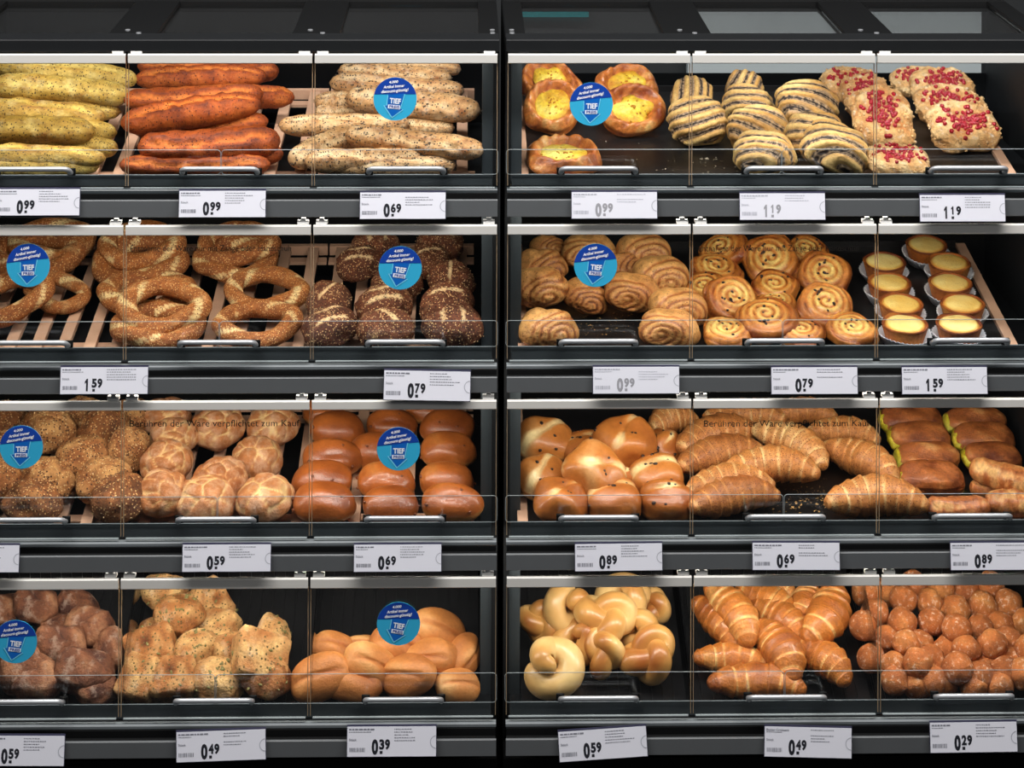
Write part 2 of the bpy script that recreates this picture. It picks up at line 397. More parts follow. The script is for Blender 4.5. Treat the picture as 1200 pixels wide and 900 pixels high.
# ------------------------------------------------------------------ racks, trays and bins
def tray_frame(ri, extra=0.0):
    r = ROWS[ri]; a = math.radians(TILT[ri] + extra)
    p = Vector((0, r['Y'] + 0.036, r['zlt'] - (0.0155, 0.0195, 0.0195, 0.0245)[ri])); n = Vector((0, -math.sin(a), math.cos(a)))
    return p, n, a
BAYWORD = [['of corn baguettes', 'of paprika baguettes', 'of multigrain baguettes', '', '', ''], ['of sesame rings at the left edge', 'of sesame rings under the door notice', 'of seeded grain rolls', '', '', ''],
           ['of dark seeded rolls', 'of floury crackled rolls', 'of glossy milk buns', '', '', ''], ['of dark floury rolls', 'of pumpkin seed rolls', 'of oval wheat rolls', 'of pale knot rolls', 'of butter croissants', 'of sugared doughnut balls']]
slat_me = None
def wooden_rack(ri, k):
    global slat_me
    p, n, a = tray_frame(ri); x0, x1 = XL[k] + 0.002, XL[k + 1] - 0.002
    if k == 2: x1 = XL[3] - 0.042
    if k == 0: x0 = XL[0] + 0.042
    root = empty('slatted_wooden_rack', ((x0 + x1) / 2, p.y, p.z)); root.rotation_euler.x = a
    tag(root, 'slatted beech wood rack under the pile ' + BAYWORD[ri][k], 'rack', 'slatted wooden racks')
    if slat_me is None:
        slat_me = MB().box(-0.010, 0.010, 0, DEPTH[0], -0.011, 0).mesh('slat'); slat_me.materials.append(wood)
    w_ = x1 - x0; cnt = 6
    for i in range(cnt):
        o = mk('slat', slat_me, wood, root); o.location.x = -w_ / 2 + w_ * (i + 0.5) / cnt
    for yy in (0.05, DEPTH[0] - 0.045):
        MB().box(-w_ / 2, w_ / 2, yy, yy + 0.022, -0.017, -0.0112).build('cross_lath', wood, root)
    MB().box(-w_ / 2, w_ / 2, DEPTH[0] + 0.0005, DEPTH[0] + 0.012, -0.017, 0.002).build('back_lath', wood, root)
for ri in range(3):
    for k in range(3): wooden_rack(ri, k)

def crumbs(ri, spots, mat, name_label):
    p, n, a = tray_frame(ri); rnd = random.Random(ri * 7 + 3); mb = MB()
    for (px, py, sx, sy, cnt, size) in spots:
        for _ in range(cnt):
            c = hit(rnd.gauss(px, sx), rnd.gauss(py, sy), p + n * 0.002, n)
            s = size * rnd.uniform(0.4, 1.3)
            vs_ = [c + Vector((rnd.uniform(-s, s), rnd.uniform(-s, s), rnd.uniform(-s, s) * 0.4)) for _ in range(4)]
            m_ = len(mb.v); mb.v += [tuple(v) for v in vs_]; mb.f += [(m_, m_ + 1, m_ + 2), (m_, m_ + 2, m_ + 3), (m_, m_ + 3, m_ + 1), (m_ + 1, m_ + 3, m_ + 2)]
    o = mb.build('crumbs', mat); tag(o, name_label, 'crumbs', kind='stuff')
XTRAY = 0.905
trayword = ['top right shelf', 'second right shelf', 'third right shelf']
for ri in range(3):
    p, n, a = tray_frame(ri)
    fr = empty('wooden_tray_frame', ((0.012 + XTRAY) / 2, p.y, p.z)); fr.rotation_euler.x = a
    tag(fr, 'narrow beech frame holding the dark baking trays on the ' + trayword[ri], 'frame', 'tray frames')
    c = (0.012 + XTRAY) / 2
    MB().box(0.012 - c, 0.030 - c, 0, DEPTH[ri], -0.014, 0.006, 0).build('side_rail', wood, fr)
    MB().box(XTRAY - 0.014 - c, XTRAY + 0.004 - c, 0, DEPTH[ri], -0.014, 0.006, 0).build('side_rail', wood, fr)
    for yy in (0.08, DEPTH[ri] - 0.08): MB().box(0.0305 - c, XTRAY - 0.0145 - c, yy, yy + 0.02, -0.016, -0.006).build('cross_lath', wood, fr)
    half = (0.031 + XTRAY - 0.015) / 2
    for j, (xa, xb) in enumerate(((0.031, half - 0.0005), (half + 0.0005, XTRAY - 0.015))):
        t = empty('baking_tray', ((xa + xb) / 2, p.y, p.z)); t.rotation_euler.x = a
        tag(t, 'dark metal baking tray on the %s, %s half' % (trayword[ri], ('left', 'right')[j]), 'tray', 'baking trays')
        w2 = (xb - xa) / 2; D = DEPTH[ri]
        MB().box(-w2, w2, 0.004, D, -0.0055, 0.0).build('sheet', traym, t)
        MB().box(-w2, w2, D - 0.004, D, 0.0, 0.012).build('rim', traym, t)
        MB().box(-w2, w2, 0.0, 0.0038, -0.006, 0.006).build('rim', traym, t)
crumbm = basic('crumb_gold', rgb(206, 160, 96), 0.7, noise=0.3, scale=300)
crumbs(0, [(830, 195, 60, 8, 60, 0.0018), (690, 170, 40, 12, 30, 0.0018), (830, 188, 10, 4, 18, 0.004)], basic('crumb_pale', rgb(190, 180, 160), 0.7), 'pale crumbs and sugar scattered on the top right baking trays')
crumbs(1, [(705, 375, 22, 6, 60, 0.002), (715, 388, 24, 5, 40, 0.002), (755, 372, 10, 4, 14, 0.003)], crumbm, 'golden crumbs scattered beside the cinnamon pastries')
crumbs(2, [(945, 580, 22, 8, 90, 0.0022), (935, 592, 16, 6, 40, 0.0035), (965, 588, 12, 4, 30, 0.004), (690, 610, 40, 2, 10, 0.002)], crumbm, 'flaky crumbs scattered beside the seeded croissants')

acr = glassmat('divider_acrylic', (0.82, 0.83, 0.85, 1), 1.5)
for k in range(6):
    xs = XL if k < 3 else XR; kk = k % 3
    p, n, a = tray_frame(3); D = DEPTH[3]
    x0, x1 = xs[kk] + 0.004, xs[kk + 1] - 0.004
    if kk == 0: x0 = xs[0] + 0.032
    if kk == 2: x1 = xs[3] - 0.032
    root = empty('bread_bin', ((x0 + x1) / 2, p.y, p.z)); root.rotation_euler.x = a
    tag(root, 'black ribbed plastic bin under the heap ' + BAYWORD[3][k], 'bin', 'bread bins')
    w2 = (x1 - x0) / 2
    MB().box(-w2, w2, 0, D, -0.006, -0.001).build('bin_floor', binm, root)
    rb = MB()
    for i in range(1, 15):
        xx = -w2 + 2 * w2 * i / 15; rb.box(xx - 0.0015, xx + 0.0015, 0.004, D - 0.002, -0.001, 0.001)
    rb.build('floor_ribs', binm, root)['kind'] = 'stuff'
    MB().box(-w2, w2, D, D + 0.005, -0.006, 0.17).build('bin_back', binm, root)
    rb = MB()
    for i in range(1, 15):
        xx = -w2 + 2 * w2 * i / 15; rb.box(xx - 0.002, xx + 0.002, D - 0.003, D - 0.0002, 0.001, 0.165)
    rb.build('back_ribs', binm, root)['kind'] = 'stuff'
    if kk > 0:
        MB().prism([(-w2 - 0.002, 0.0, -0.003), (-w2 - 0.002, D - 0.004, -0.003), (-w2 - 0.002, D - 0.004, 0.135), (-w2 - 0.002, 0.03, 0.10), (-w2 - 0.002, 0.0, 0.06)], (0.002, 0, 0)).build('divider', acr, root)

# ------------------------------------------------------------------ price tags
def price_tag(ri, xa, xb, yc, price, label, rot=0.0, in_glare=False, name=None, hpx=30):
    r = ROWS[ri]; Y = r['Y'] - 0.036
    c = atY((xa + xb) / 2, yc, Y)
    W = (xb - xa) * 1.0 / FP * (c - CAM).dot(Fw); H = hpx / FP * (c - CAM).dot(Fw)
    root = empty('price_tag', c)
    root.rotation_euler = (math.radians(90 - 9), math.radians(0), 0)
    root.rotation_mode = 'XYZ'
    root.matrix_world = Matrix.Translation(c) @ Matrix.Rotation(math.radians(90 - 9), 4, 'X') @ Matrix.Rotation(math.radians(rot), 4, 'Z')
    tag(root, label, 'price tag', 'price tags')
    MB().box(-W / 2, W / 2, -H / 2, H / 2, -0.0006, 0).build('card', paper, root)
    hb = MB().box(-W / 2 - 0.0008, W / 2 + 0.0008, -H / 2 - 0.0012, H / 2 + 0.003, -0.0026, -0.0008); hb.build('card_holder', holder, root)
    def digits(t, s_, x, y, h, w_):
        for ch in s_:
            if ch == '1':
                q = [(0.30, 0), (0.62, 0), (0.62, 1), (0.40, 1), (0.08, 0.78), (0.08, 0.58), (0.30, 0.70)]
                t.poly([(x + w_ * u * 0.9, y + h * v, z) for u, v in q])
            else: add_text(t, ch, x, y, h, bold=0.05, z=z, width=w_)
            x += w_ * 1.10
    a, b = price.split('.'); pm = inkglare if in_glare else ink; rnd = random.Random(label)  # tags under glare get paler inks in place of a real reflection
    t = MB(); z = 0.0003
    digits(t, a, -W * 0.225, -H * 0.40, H * 0.47, W * 0.074)
    digits(t, b, -W * 0.140, -H * 0.24, H * 0.31, W * 0.058)
    d = H * 0.05; cx, cy = -W * 0.118, -H * 0.36
    t.poly([(cx - d, cy - d, z), (cx + d, cy - d, z), (cx + d, cy + d, z), (cx - d, cy + d, z)])
    t.build('price_lettering', pm, root)
    t = MB()
    def dashes(x, y, w_, h_, gap):
        xx = x
        while xx < x + w_:
            l = rnd.uniform(0.8, 3.0) * h_
            t.poly([(xx, y, z), (xx + l, y, z), (xx + l, y + h_, z), (xx, y + h_, z)]); xx += l + h_ * gap
    if not name: dashes(-W * 0.48, H * 0.385, W * rnd.uniform(.18, .3), H * 0.05, 0.5)
    dashes(-W * 0.48, H * 0.31, W * rnd.uniform(.12, .25), H * 0.025, 0.7)
    for i in range(5):
        if rnd.random() < 0.85: dashes(W * 0.03, H * (0.40 - 0.095 * i), W * rnd.uniform(0.15, 0.34), H * 0.028, 0.8)
    t.build('fine_print', inkl if in_glare else inkg, root)['kind'] = 'stuff'
    t = MB()
    if name: add_text(t, name, -W * 0.48, H * 0.36, H * 0.085, bold=0.01, z=z, width=W * 0.26)
    add_text(t, 'St\u00fcck', -W * 0.48, H * 0.03, H * 0.08, bold=0.01, z=z, width=W * 0.085)
    t.build('unit_lettering', inkl if in_glare else inkg, root)
    t = MB(); xx = -W * 0.475
    while xx < -W * 0.305:
        l = rnd.uniform(0.0003, 0.0014); t.poly([(xx, -H * 0.34, z), (xx + l, -H * 0.34, z), (xx + l, -H * 0.2, z), (xx, -H * 0.2, z)]); xx += l + rnd.uniform(0.0004, 0.0012)
    t.build('barcode', inkl if in_glare else inkg, root)['kind'] = 'stuff'
    t = MB(); pts = [(W / 2 - H * 0.22 * math.cos(u), -H * 0.02 + H * 0.22 * math.sin(u), z) for u in np.linspace(-1.5, 1.5, 10)]
    q = [(W / 2 - H * 0.19 * math.cos(u), -H * 0.02 + H * 0.19 * math.sin(u), z) for u in np.linspace(1.5, -1.5, 10)]
    t.poly(pts + q); t.build('tab_mark', inkl, root)
TAGS = [
    (0, -8, 93, 237, '0.99', 'white price tag reading 0.99 below the yellow corn baguettes', 0, False, None),
    (0, 210, 311, 239, '0.99', 'white price tag reading 0.99 below the red paprika baguettes', 0, False, None),
    (0, 422, 522, 241, '0.69', 'white price tag reading 0.69 below the multigrain baguettes', 0, False, None),
    (0, 670, 770, 240.5, '0.99', 'glare washed price tag below the custard danishes', 0, True, None),
    (0, 867, 967, 242, '1.19', 'pale price tag reading 1.19 below the poppy seed pastries', 0, True, None),
    (0, 1078, 1178, 244, '1.19', 'price tag reading 1.19 below the red berry pastries', 0, False, None),
    (1, 71, 173, 446, '1.59', 'price tag reading 1.59 below the sesame rings', 0, False, None),
    (1, 450, 551, 452, '0.79', 'tilted price tag reading 0.79 below the seeded grain rolls', -1.2, False, None),
    (1, 695, 796, 445.5, '0.99', 'washed out price tag below the cinnamon pastries', 0, True, None),
    (1, 904, 1005, 446, '0.79', 'price tag reading 0.79 below the raisin snails', 0, False, None),
    (1, 1057, 1157, 446, '1.59', 'price tag reading 1.59 below the custard tarts', 0, False, None),
    (2, -80, 22, 655, '0.59', 'price tag cut by the left edge below the dark seeded rolls', 0, False, None),
    (2, 214, 317, 654, '0.59', 'price tag reading 0.59 below the crackled rolls', 0, False, None),
    (2, 415, 517, 654, '0.69', 'price tag reading 0.69 below the glossy milk buns', 0, False, None),
    (2, 674, 776, 653, '0.89', 'price tag reading 0.89 below the raisin rolls', 0.4, False, None),
    (2, 882, 984, 652, '0.69', 'price tag reading 0.69 below the seeded croissants', -0.3, False, None),
    (2, 1114, 1215, 652, '0.89', 'price tag reading 0.89 below the filled pastry pockets', 0, False, None),
    (3, -26, 75, 880, '0.59', 'price tag reading 0.59 below the dark floury rolls', -0.5, False, None),
    (3, 207, 311, 874, '0.49', 'price tag reading 0.49 below the pumpkin seed rolls', 1.6, False, None),
    (3, 407, 511, 869, '0.39', 'price tag reading 0.39 below the oval wheat rolls', 0, False, None),
    (3, 655, 758, 872, '0.59', 'crooked price tag reading 0.59 below the knot rolls', 3.4, False, None),
    (3, 896, 998, 870, '0.49', 'slightly crooked price tag reading 0.49 below the butter croissants', -1.6, False, 'Butter Croissant'),
    (3, 1090, 1192, 864, '0.29', 'price tag reading 0.29 below the doughnut balls', 0.4, False, None)]
for t in TAGS:
    price_tag(t[0], t[1], t[2], t[3], t[4], t[5], t[6], t[7], t[8], hpx=33 if t[0] == 3 or t[1] == 450 else 30)

# ------------------------------------------------------------------ stickers on the door glass
def sticker(ri, px, py, label, rot=0.0, arot=0.0):
    Y = ROWS[ri]['Y'] - 0.0012; c = atY(px, py, Y); R = 25.3 / FP * (c - CAM).dot(Fw)
    root = empty('discount_sticker', c)
    root.matrix_world = Matrix.Translation(c) @ Matrix.Rotation(math.radians(90), 4, 'X') @ Matrix.Rotation(math.radians(rot), 4, 'Z')
    tag(root, label, 'sticker', 'round discount stickers')
    circ = [(R * math.cos(u), R * math.sin(u)) for u in np.linspace(0, 2 * math.pi, 49)[:-1]]
    MB().prism([(x, y, 0) for x, y in circ], (0, 0, -0.0006)).build('disc', LTB, root)
    a0 = math.asin(0.22); seg = [(R * math.cos(u), R * math.sin(u), 0.0003) for u in np.linspace(a0, math.pi - a0, 26)]
    MB().poly(seg).build('top_band', DKB, root)
    ar = [(-.34, .22), (-.42, -.28), (-.56, -.26), (-.20, -.88), (.36, -.52), (.24, -.46), (.48, .22)]
    ca, sa = math.cos(math.radians(arot)), math.sin(math.radians(arot))
    def T(p, s, zz): return (R * s * (ca * p[0] - sa * p[1]) , R * s * (sa * p[0] + ca * p[1]), zz)
    cen = (-.02, -.2)
    t = MB()
    inner = [(cen[0] + (x - cen[0]) * 0.90, cen[1] + (y - cen[1]) * 0.92) for x, y in ar]
    n_ = len(ar)
    for i in range(n_ - 1):
        t.poly([T(ar[i], 1, 0.0006), T(ar[i + 1], 1, 0.0006), T(inner[i + 1], 1, 0.0006), T(inner[i], 1, 0.0006)])
    t.build('arrow_outline', PALEB, root)
    MB().poly([T(p, 1, 0.0005) for p in ar]).build('arrow', MIDB, root)
    t = MB()
    rr = math.radians(5)
    add_text(t, '4.000', -.08 * R, .74 * R, .12 * R, bold=0.03, align='CENTER', z=0.0008, shear=0.2, rot=rr, width=.42 * R)
    add_text(t, 'Artikel immer', -.05 * R, .53 * R, .13 * R, bold=0.03, align='CENTER', z=0.0008, shear=0.2, rot=rr, width=.98 * R)
    add_text(t, 'discount-g\u00fcnstig!', -.02 * R, .33 * R, .13 * R, bold=0.03, align='CENTER', z=0.0008, shear=0.2, rot=rr, width=1.26 * R)
    b = math.radians(-8 + arot)
    add_text(t, 'TIEF', 0.0 * R, -.20 * R, .24 * R, bold=0.035, align='CENTER', z=0.0009, rot=b, width=.52 * R)
    t.build('lettering', WHITE, root)
    c_, s_ = math.cos(b), math.sin(b)
    def Q(x, y): return (R * (-.05 + c_ * x - s_ * y), R * (-.36 + s_ * x + c_ * y), 0.0009)
    MB().poly([Q(-.28, -.09), Q(.28, -.09), Q(.28, .09), Q(-.28, .09)]).build('word_box', WHITE, root)
    t = MB(); add_text(t, 'PREIS', R * -.04, R * -.42, .13 * R, bold=0.02, align='CENTER', z=0.0012, rot=b, width=.46 * R); t.build('box_lettering', DKB, root)
sticker(0, 463, 116, 'round blue discount sticker in front of the multigrain baguettes', 0, 3)
sticker(0, 693, 122, 'round blue discount sticker between the custard danishes', 6, 2)
sticker(1, 33, 311, 'round blue discount sticker at the left, in front of sesame rings', 6, 3)
sticker(1, 469, 314, 'round blue discount sticker in front of the seeded grain rolls', 0, 0)
sticker(1, 698, 311, 'round blue discount sticker in front of the cinnamon pastries', 5, -2)
sticker(2, 25, 524, 'round blue discount sticker in front of the dark seeded rolls', 5, 3)
sticker(2, 467, 526, 'round blue discount sticker in front of the glossy milk buns', 5, 3)
sticker(3, 18, 752, 'round blue discount sticker in front of the dark floury rolls', 3, -2)
sticker(3, 467, 731, 'round blue discount sticker in front of the oval wheat rolls', 0, -2)

# ------------------------------------------------------------------ baked goods: shape tools
class Nz:
    """cheap smooth 3-D noise: a sum of random plane waves, about -1..1"""
    def __init__(s, seed, freq, n=14):
        r = np.random.RandomState(seed); d = r.normal(size=(n, 3)); d /= np.linalg.norm(d, axis=1)[:, None]
        s.k = d * freq * r.uniform(0.6, 1.5, n)[:, None]; s.p = r.uniform(0, 6.283, n); s.a = math.sqrt(2.0 / n)
    def __call__(s, P):
        return np.sin(P @ s.k.T * 6.283 + s.p).sum(-1) * s.a * 0.6
def ss(a, b, x):
    t = np.clip((x - a) / (b - a), 0, 1); return t * t * (3 - 2 * t)

def grid_mesh(name, P, tone, mat, closed_v=False, poles=True):
    """P (nv, nu, 3) wraps around in u; open ends are closed with a fan"""
    nv, nu, _ = P.shape
    V = P.reshape(-1, 3); T = tone.reshape(-1)
    i = np.arange(nv if closed_v else nv - 1)[:, None]; j = np.arange(nu)[None, :]
    a = (i % nv) * nu + j; b = (i % nv) * nu + (j + 1) % nu; c = ((i + 1) % nv) * nu + (j + 1) % nu; d = ((i + 1) % nv) * nu + j
    F = np.stack([a, b, c, d], -1).reshape(-1, 4).tolist()
    if not closed_v and poles:
        n0 = len(V); V = np.vstack([V, P[0].mean(0)[None], P[-1].mean(0)[None]]); T = np.append(T, [tone[0].mean(), tone[-1].mean()])
        F += [[n0, (k + 1) % nu, k] for k in range(nu)] + [[n0 + 1, (nv - 1) * nu + k, (nv - 1) * nu + (k + 1) % nu] for k in range(nu)]
    me = bpy.data.meshes.new(name); me.from_pydata(V.tolist(), [], F)
    me.polygons.foreach_set('use_smooth', [True] * len(me.polygons))
    at = me.attributes.new('tone', 'FLOAT', 'POINT'); at.data.foreach_set('value', T.astype(np.float32))
    me.materials.append(mat); me.update(); return me

def dirs(nv=26, nu=36):
    v = (np.arange(nv) + 0.5) / nv * math.pi - math.pi / 2; u = np.arange(nu) / nu * 2 * math.pi
    V, U = np.meshgrid(v, u, indexing='ij')
    return np.stack([np.cos(V) * np.cos(U), np.cos(V) * np.sin(U), np.sin(V)], -1)
def blob(L, W, H, n=2.2, low=0.38, nz=None, amp=0.0, nv=26, nu=36):
    d = dirs(nv, nu); r = (np.abs(d) ** n).sum(-1) ** (-1.0 / n)
    p = d * r[..., None]
    if nz is not None: p = p * (1 + amp * nz(d))[..., None]
    s = np.where(p[..., 2] > 0, H * (1 - low), H * low)
    P = np.stack([p[..., 0] * L / 2, p[..., 1] * W / 2, p[..., 2] * s], -1)
    P[..., 2] -= P[..., 2].min()
    return P, d
def bumps(seed, spots, col_mat, name, rx, ry, rz, P=None):
    """small pellets (raisins, seeds, berries) set on a surface; spots = list of (x, y, z, normal)"""
    rnd = random.Random(seed); mb = MB()
    base = [(1, 0, 0), (0, 1, 0), (-1, 0, 0), (0, -1, 0)]
    for (x, y, z) in spots:
        a = rnd.uniform(0, 6.283); c, s = math.cos(a), math.sin(a); k = rnd.uniform(0.75, 1.2); n = len(mb.v)
        for zz, rr in ((-0.5, 0.8), (0.35, 0.9)):
            for q in range(6):
                t = q * math.pi / 3; px, py = rx * k * rr * math.cos(t), ry * k * rr * math.sin(t)
                mb.v.append((x + c * px - s * py, y + s * px + c * py, z + zz * rz * k))
        mb.v.append((x, y, z + rz * k))
        for q in range(6):
            mb.f.append((n + q, n + (q + 1) % 6, n + 6 + (q + 1) % 6, n + 6 + q)); mb.f.append((n + 6 + q, n + 6 + (q + 1) % 6, n + 12))
    me = mb.mesh(name, True); me.materials.append(col_mat); return me
def surf_points(P, seed, cnt, zmin=0.4, inset=0.0, cond=None):
    r = random.Random(seed); Q = P.reshape(-1, 3); zm = Q[:, 2].max() * zmin
    idx = [i for i in range(len(Q)) if Q[i, 2] > zm and (cond is None or cond(Q[i]))]
    out = []
    for _ in range(cnt):
        i = r.choice(idx); p = Q[i] + np.array([r.uniform(-.002, .002), r.uniform(-.002, .002), 0]); out.append((p[0], p[1], p[2] - inset))
    return out
def cells(d, seed, cnt, up=True):
    r = np.random.RandomState(seed); c = r.normal(size=(cnt, 3))
    if up: c[:, 2] = np.abs(c[:, 2])
    c /= np.linalg.norm(c, axis=1)[:, None]
    D = np.linalg.norm(d[..., None, :] - c, axis=-1); D.sort(axis=-1)
    return D[..., 1] - D[..., 0], D[..., 0]

# ------------------------------------------------------------------ crust materials
R_ = rgb
m_corn = bread('corn_crust', R_(136, 84, 30), R_(190, 152, 64), R_(224, 194, 104), var=0.25, seeds=(R_(86, 64, 26), 260, 0.36, 0.4), flour=(R_(232, 216, 150), 30, 0.5, 0.9))
m_red = bread('paprika_crust', R_(100, 36, 8), R_(168, 76, 20), R_(226, 128, 52), var=0.25, bump=0.7, seeds=(R_(84, 24, 8), 260, 0.34, 0.3))
m_multi = bread('multigrain_crust', R_(148, 90, 46), R_(204, 156, 102), R_(236, 206, 158), var=0.25, seeds=(R_(72, 52, 38), 210, 0.36, 0.4), flour=(R_(240, 222, 190), 26, 0.5, 0.9))
m_sesame = bread('sesame_crust', R_(122, 62, 22), R_(178, 106, 48), R_(244, 212, 150), var=0.2, seeds=(R_(226, 178, 116), 330, 0.36, 0.5), seeds2=(R_(124, 64, 26), 300, 0.36, 0.45), bump=0.8)
m_grain = bread('grain_crust', R_(66, 30, 16), R_(122, 66, 36), R_(236, 202, 150), seeds=(R_(218, 176, 120), 300, 0.36, 0.42), seeds2=(R_(48, 26, 18), 270, 0.36, 0.4), bump=1.0)
m_franz = bread('cinnamon_pastry', R_(88, 38, 14), R_(184, 112, 54), R_(228, 172, 100), rough=0.42, coat=0.25, nscale=30, seeds=(R_(104, 52, 22), 280, 0.28, 0.3))
m_poppy = bread('poppy_pastry', R_(44, 32, 28), R_(206, 154, 82), R_(240, 208, 138), rough=0.45, var=0.06, mid2=R_(186, 156, 122), ovar=0.06)
m_snail = bread('raisin_snail_pastry', R_(132, 58, 16), R_(204, 128, 52), R_(242, 206, 118), rough=0.35, coat=0.4, var=0.25)
m_tart = bread('tart_crust', R_(112, 48, 14), R_(186, 104, 34), R_(226, 156, 70), rough=0.6)
m_custard = bread('tart_custard', R_(196, 112, 36), R_(240, 192, 94), R_(255, 234, 156), rough=0.35, var=0.35, nscale=40, mott=0.08)
m_seedr = bread('seeded_dark_crust', R_(92, 50, 22), R_(160, 98, 50), R_(212, 158, 96), var=0.25, seeds=(R_(222, 178, 118), 250, 0.36, 0.42), seeds2=(R_(84, 46, 22), 220, 0.36, 0.4), bump=1.0, ovar=0.45)
m_kaiser = bread('crackled_crust', R_(146, 80, 36), R_(192, 122, 68), R_(244, 204, 138), flour=(R_(224, 184, 150), 45, 0.45, 0.8), rough=0.6, mott=0.25)
m_milk = bread('milk_bun_crust', R_(112, 48, 16), R_(184, 100, 42), R_(230, 168, 92), rough=0.32, coat=0.38, var=0.3, nscale=30, bump=0.3, mott=0.2)
m_raisin = bread('raisin_roll_crust', R_(140, 66, 22), R_(198, 122, 54), R_(250, 222, 160), rough=0.38, coat=0.3, var=0.25, nscale=28, bump=0.25, mott=0.16)
m_crois = bread('seeded_croissant_crust', R_(138, 70, 28), R_(200, 130, 66), R_(242, 204, 140), rough=0.45, coat=0.12, var=0.3, seeds=(R_(116, 56, 24), 430, 0.36, 0.4))
m_butter = bread('butter_croissant_crust', R_(132, 60, 18), R_(200, 120, 48), R_(248, 212, 138), rough=0.38, coat=0.3, nscale=40, var=0.3)
m_pocket = bread('pocket_crust', R_(112, 48, 18), R_(188, 108, 52), R_(236, 182, 112), rough=0.45, coat=0.2, nscale=60, var=0.45)
m_fill = bread('cheese_filling', R_(160, 140, 20), R_(206, 186, 44), R_(232, 222, 100), rough=0.35)
m_dark = bread('dark_floury_crust', R_(72, 36, 22), R_(124, 74, 46), R_(182, 130, 92), flour=(R_(204, 180, 160), 34, 0.52, 0.85), rough=0.7, bump=0.9, var=0.3, ovar=0.55)
m_pump = bread('pumpkin_roll_crust', R_(112, 58, 24), R_(176, 112, 58), R_(226, 180, 116), var=0.45, seeds=(R_(110, 88, 44), 190, 0.34, 0.35), flour=(R_(232, 208, 176), 32, 0.52, 0.88), bump=1.0, ovar=0.7)
m_oval = bread('wheat_roll_crust', R_(146, 76, 32), R_(200, 128, 66), R_(238, 192, 124), rough=0.5, var=0.22, nscale=26, bump=0.35, mott=0.2)
m_knot = bread('knot_dough', R_(150, 78, 28), R_(206, 152, 82), R_(246, 214, 148), rough=0.35, coat=0.3, var=0.14, nscale=20, bump=0.12, mott=0.08)
m_ball = bread('doughnut_crust', R_(118, 56, 20), R_(190, 108, 50), R_(210, 140, 74), flour=(R_(244, 220, 196), 120, 0.54, 0.74), rough=0.6, bump=0.8, bscale=420, var=0.25)
m_danish = bread('danish_crust', R_(140, 60, 20), R_(208, 124, 56), R_(244, 194, 120), rough=0.35, coat=0.4, nscale=60, var=0.5)
m_egg = bread('danish_custard', R_(186, 120, 26), R_(236, 200, 64), R_(252, 236, 130), rough=0.3, var=0.4, nscale=90)
m_streu = bread('streusel', R_(190, 120, 62), R_(222, 170, 108), R_(246, 216, 162), flour=(R_(250, 240, 226), 90, 0.56, 0.8), rough=0.6, bump=1.0, var=0.3)
m_berry = basic('red_berries', rgb(158, 14, 34), 0.18, coat=0.6, noise=0.45, scale=180)
m_rais = basic('raisins', rgb(42, 24, 18), 0.4)
m_pseed = basic('pumpkin_seeds', rgb(122, 112, 62), 0.5)
m_sseed = basic('dark_seeds', rgb(84, 68, 52), 0.5)
m_cup = basic('paper_cup', rgb(214, 214, 220), 0.7)

# ------------------------------------------------------------------ builders: each returns ([(part name, mesh), ...], length, height)
def baguette(mat, seed, slash=1.0, seeds=False):
    L, R = 0.26, 0.024; r = np.random.RandomState(seed); m = 46; t = np.linspace(-1, 1, m); tt = t * 0.998
    rad = R * (1 - np.abs(tt) ** 6) ** 0.5 * (1 + 0.05 * np.sin(3 * t + seed)) + 0.0006
    b = r.uniform(-0.010, 0.010)
    pts = np.stack([tt * L / 2, b * (1 - t * t), np.zeros(m)], -1)
    P, (T, N, B, th) = tube_grid(pts, rad, 26, flat=0.86)
    nz = Nz(seed, 28); n2 = Nz(seed + 9, 80)
    ph = th[None, :] - math.pi / 2 + 0.0 * t[:, None]      # 0 at the top (B direction)
    ph = (ph + math.pi) % (2 * math.pi) - math.pi
    off = -0.55 + 0.25 * math.sin(seed) + 0.22 * np.sin(t * 2.2 + seed)[:, None] + 0.12 * nz(P)
    g = np.abs(ph + off)
    inside = (1 - ss(0.16, 0.34, g)) * ss(1.0, 0.75, np.abs(t))[:, None]; rim = np.exp(-((g - 0.40) / 0.14) ** 2) * ss(1.0, 0.75, np.abs(t))[:, None]
    disp = 0.0011 * nz(P) + 0.0005 * n2(P) + slash * (-0.0042 * inside + 0.0022 * rim) + slash * 0.0010 * inside * n2(P * 1.6)
    cen = pts[:, None, :]; dirn = P - cen; dirn /= np.linalg.norm(dirn, axis=-1)[..., None] + 1e-9
    P = P + dirn * disp[..., None]
    tone = 0.52 + 0.16 * nz(P * 0.8) + slash * (0.34 * inside - 0.42 * rim) - 0.18 * (np.abs(t)[:, None] > 0.93)
    P[..., 2] -= P[..., 2].min()
    parts = [('body', grid_mesh('baguette', P, tone, mat))]
    if seeds: parts.append(('seeds', bumps(seed, surf_points(P, seed, 110, 0.35, 0.0002), m_sseed, 'seeds', 0.0030, 0.0016, 0.0012)))
    return parts, L, 2 * R * 0.86

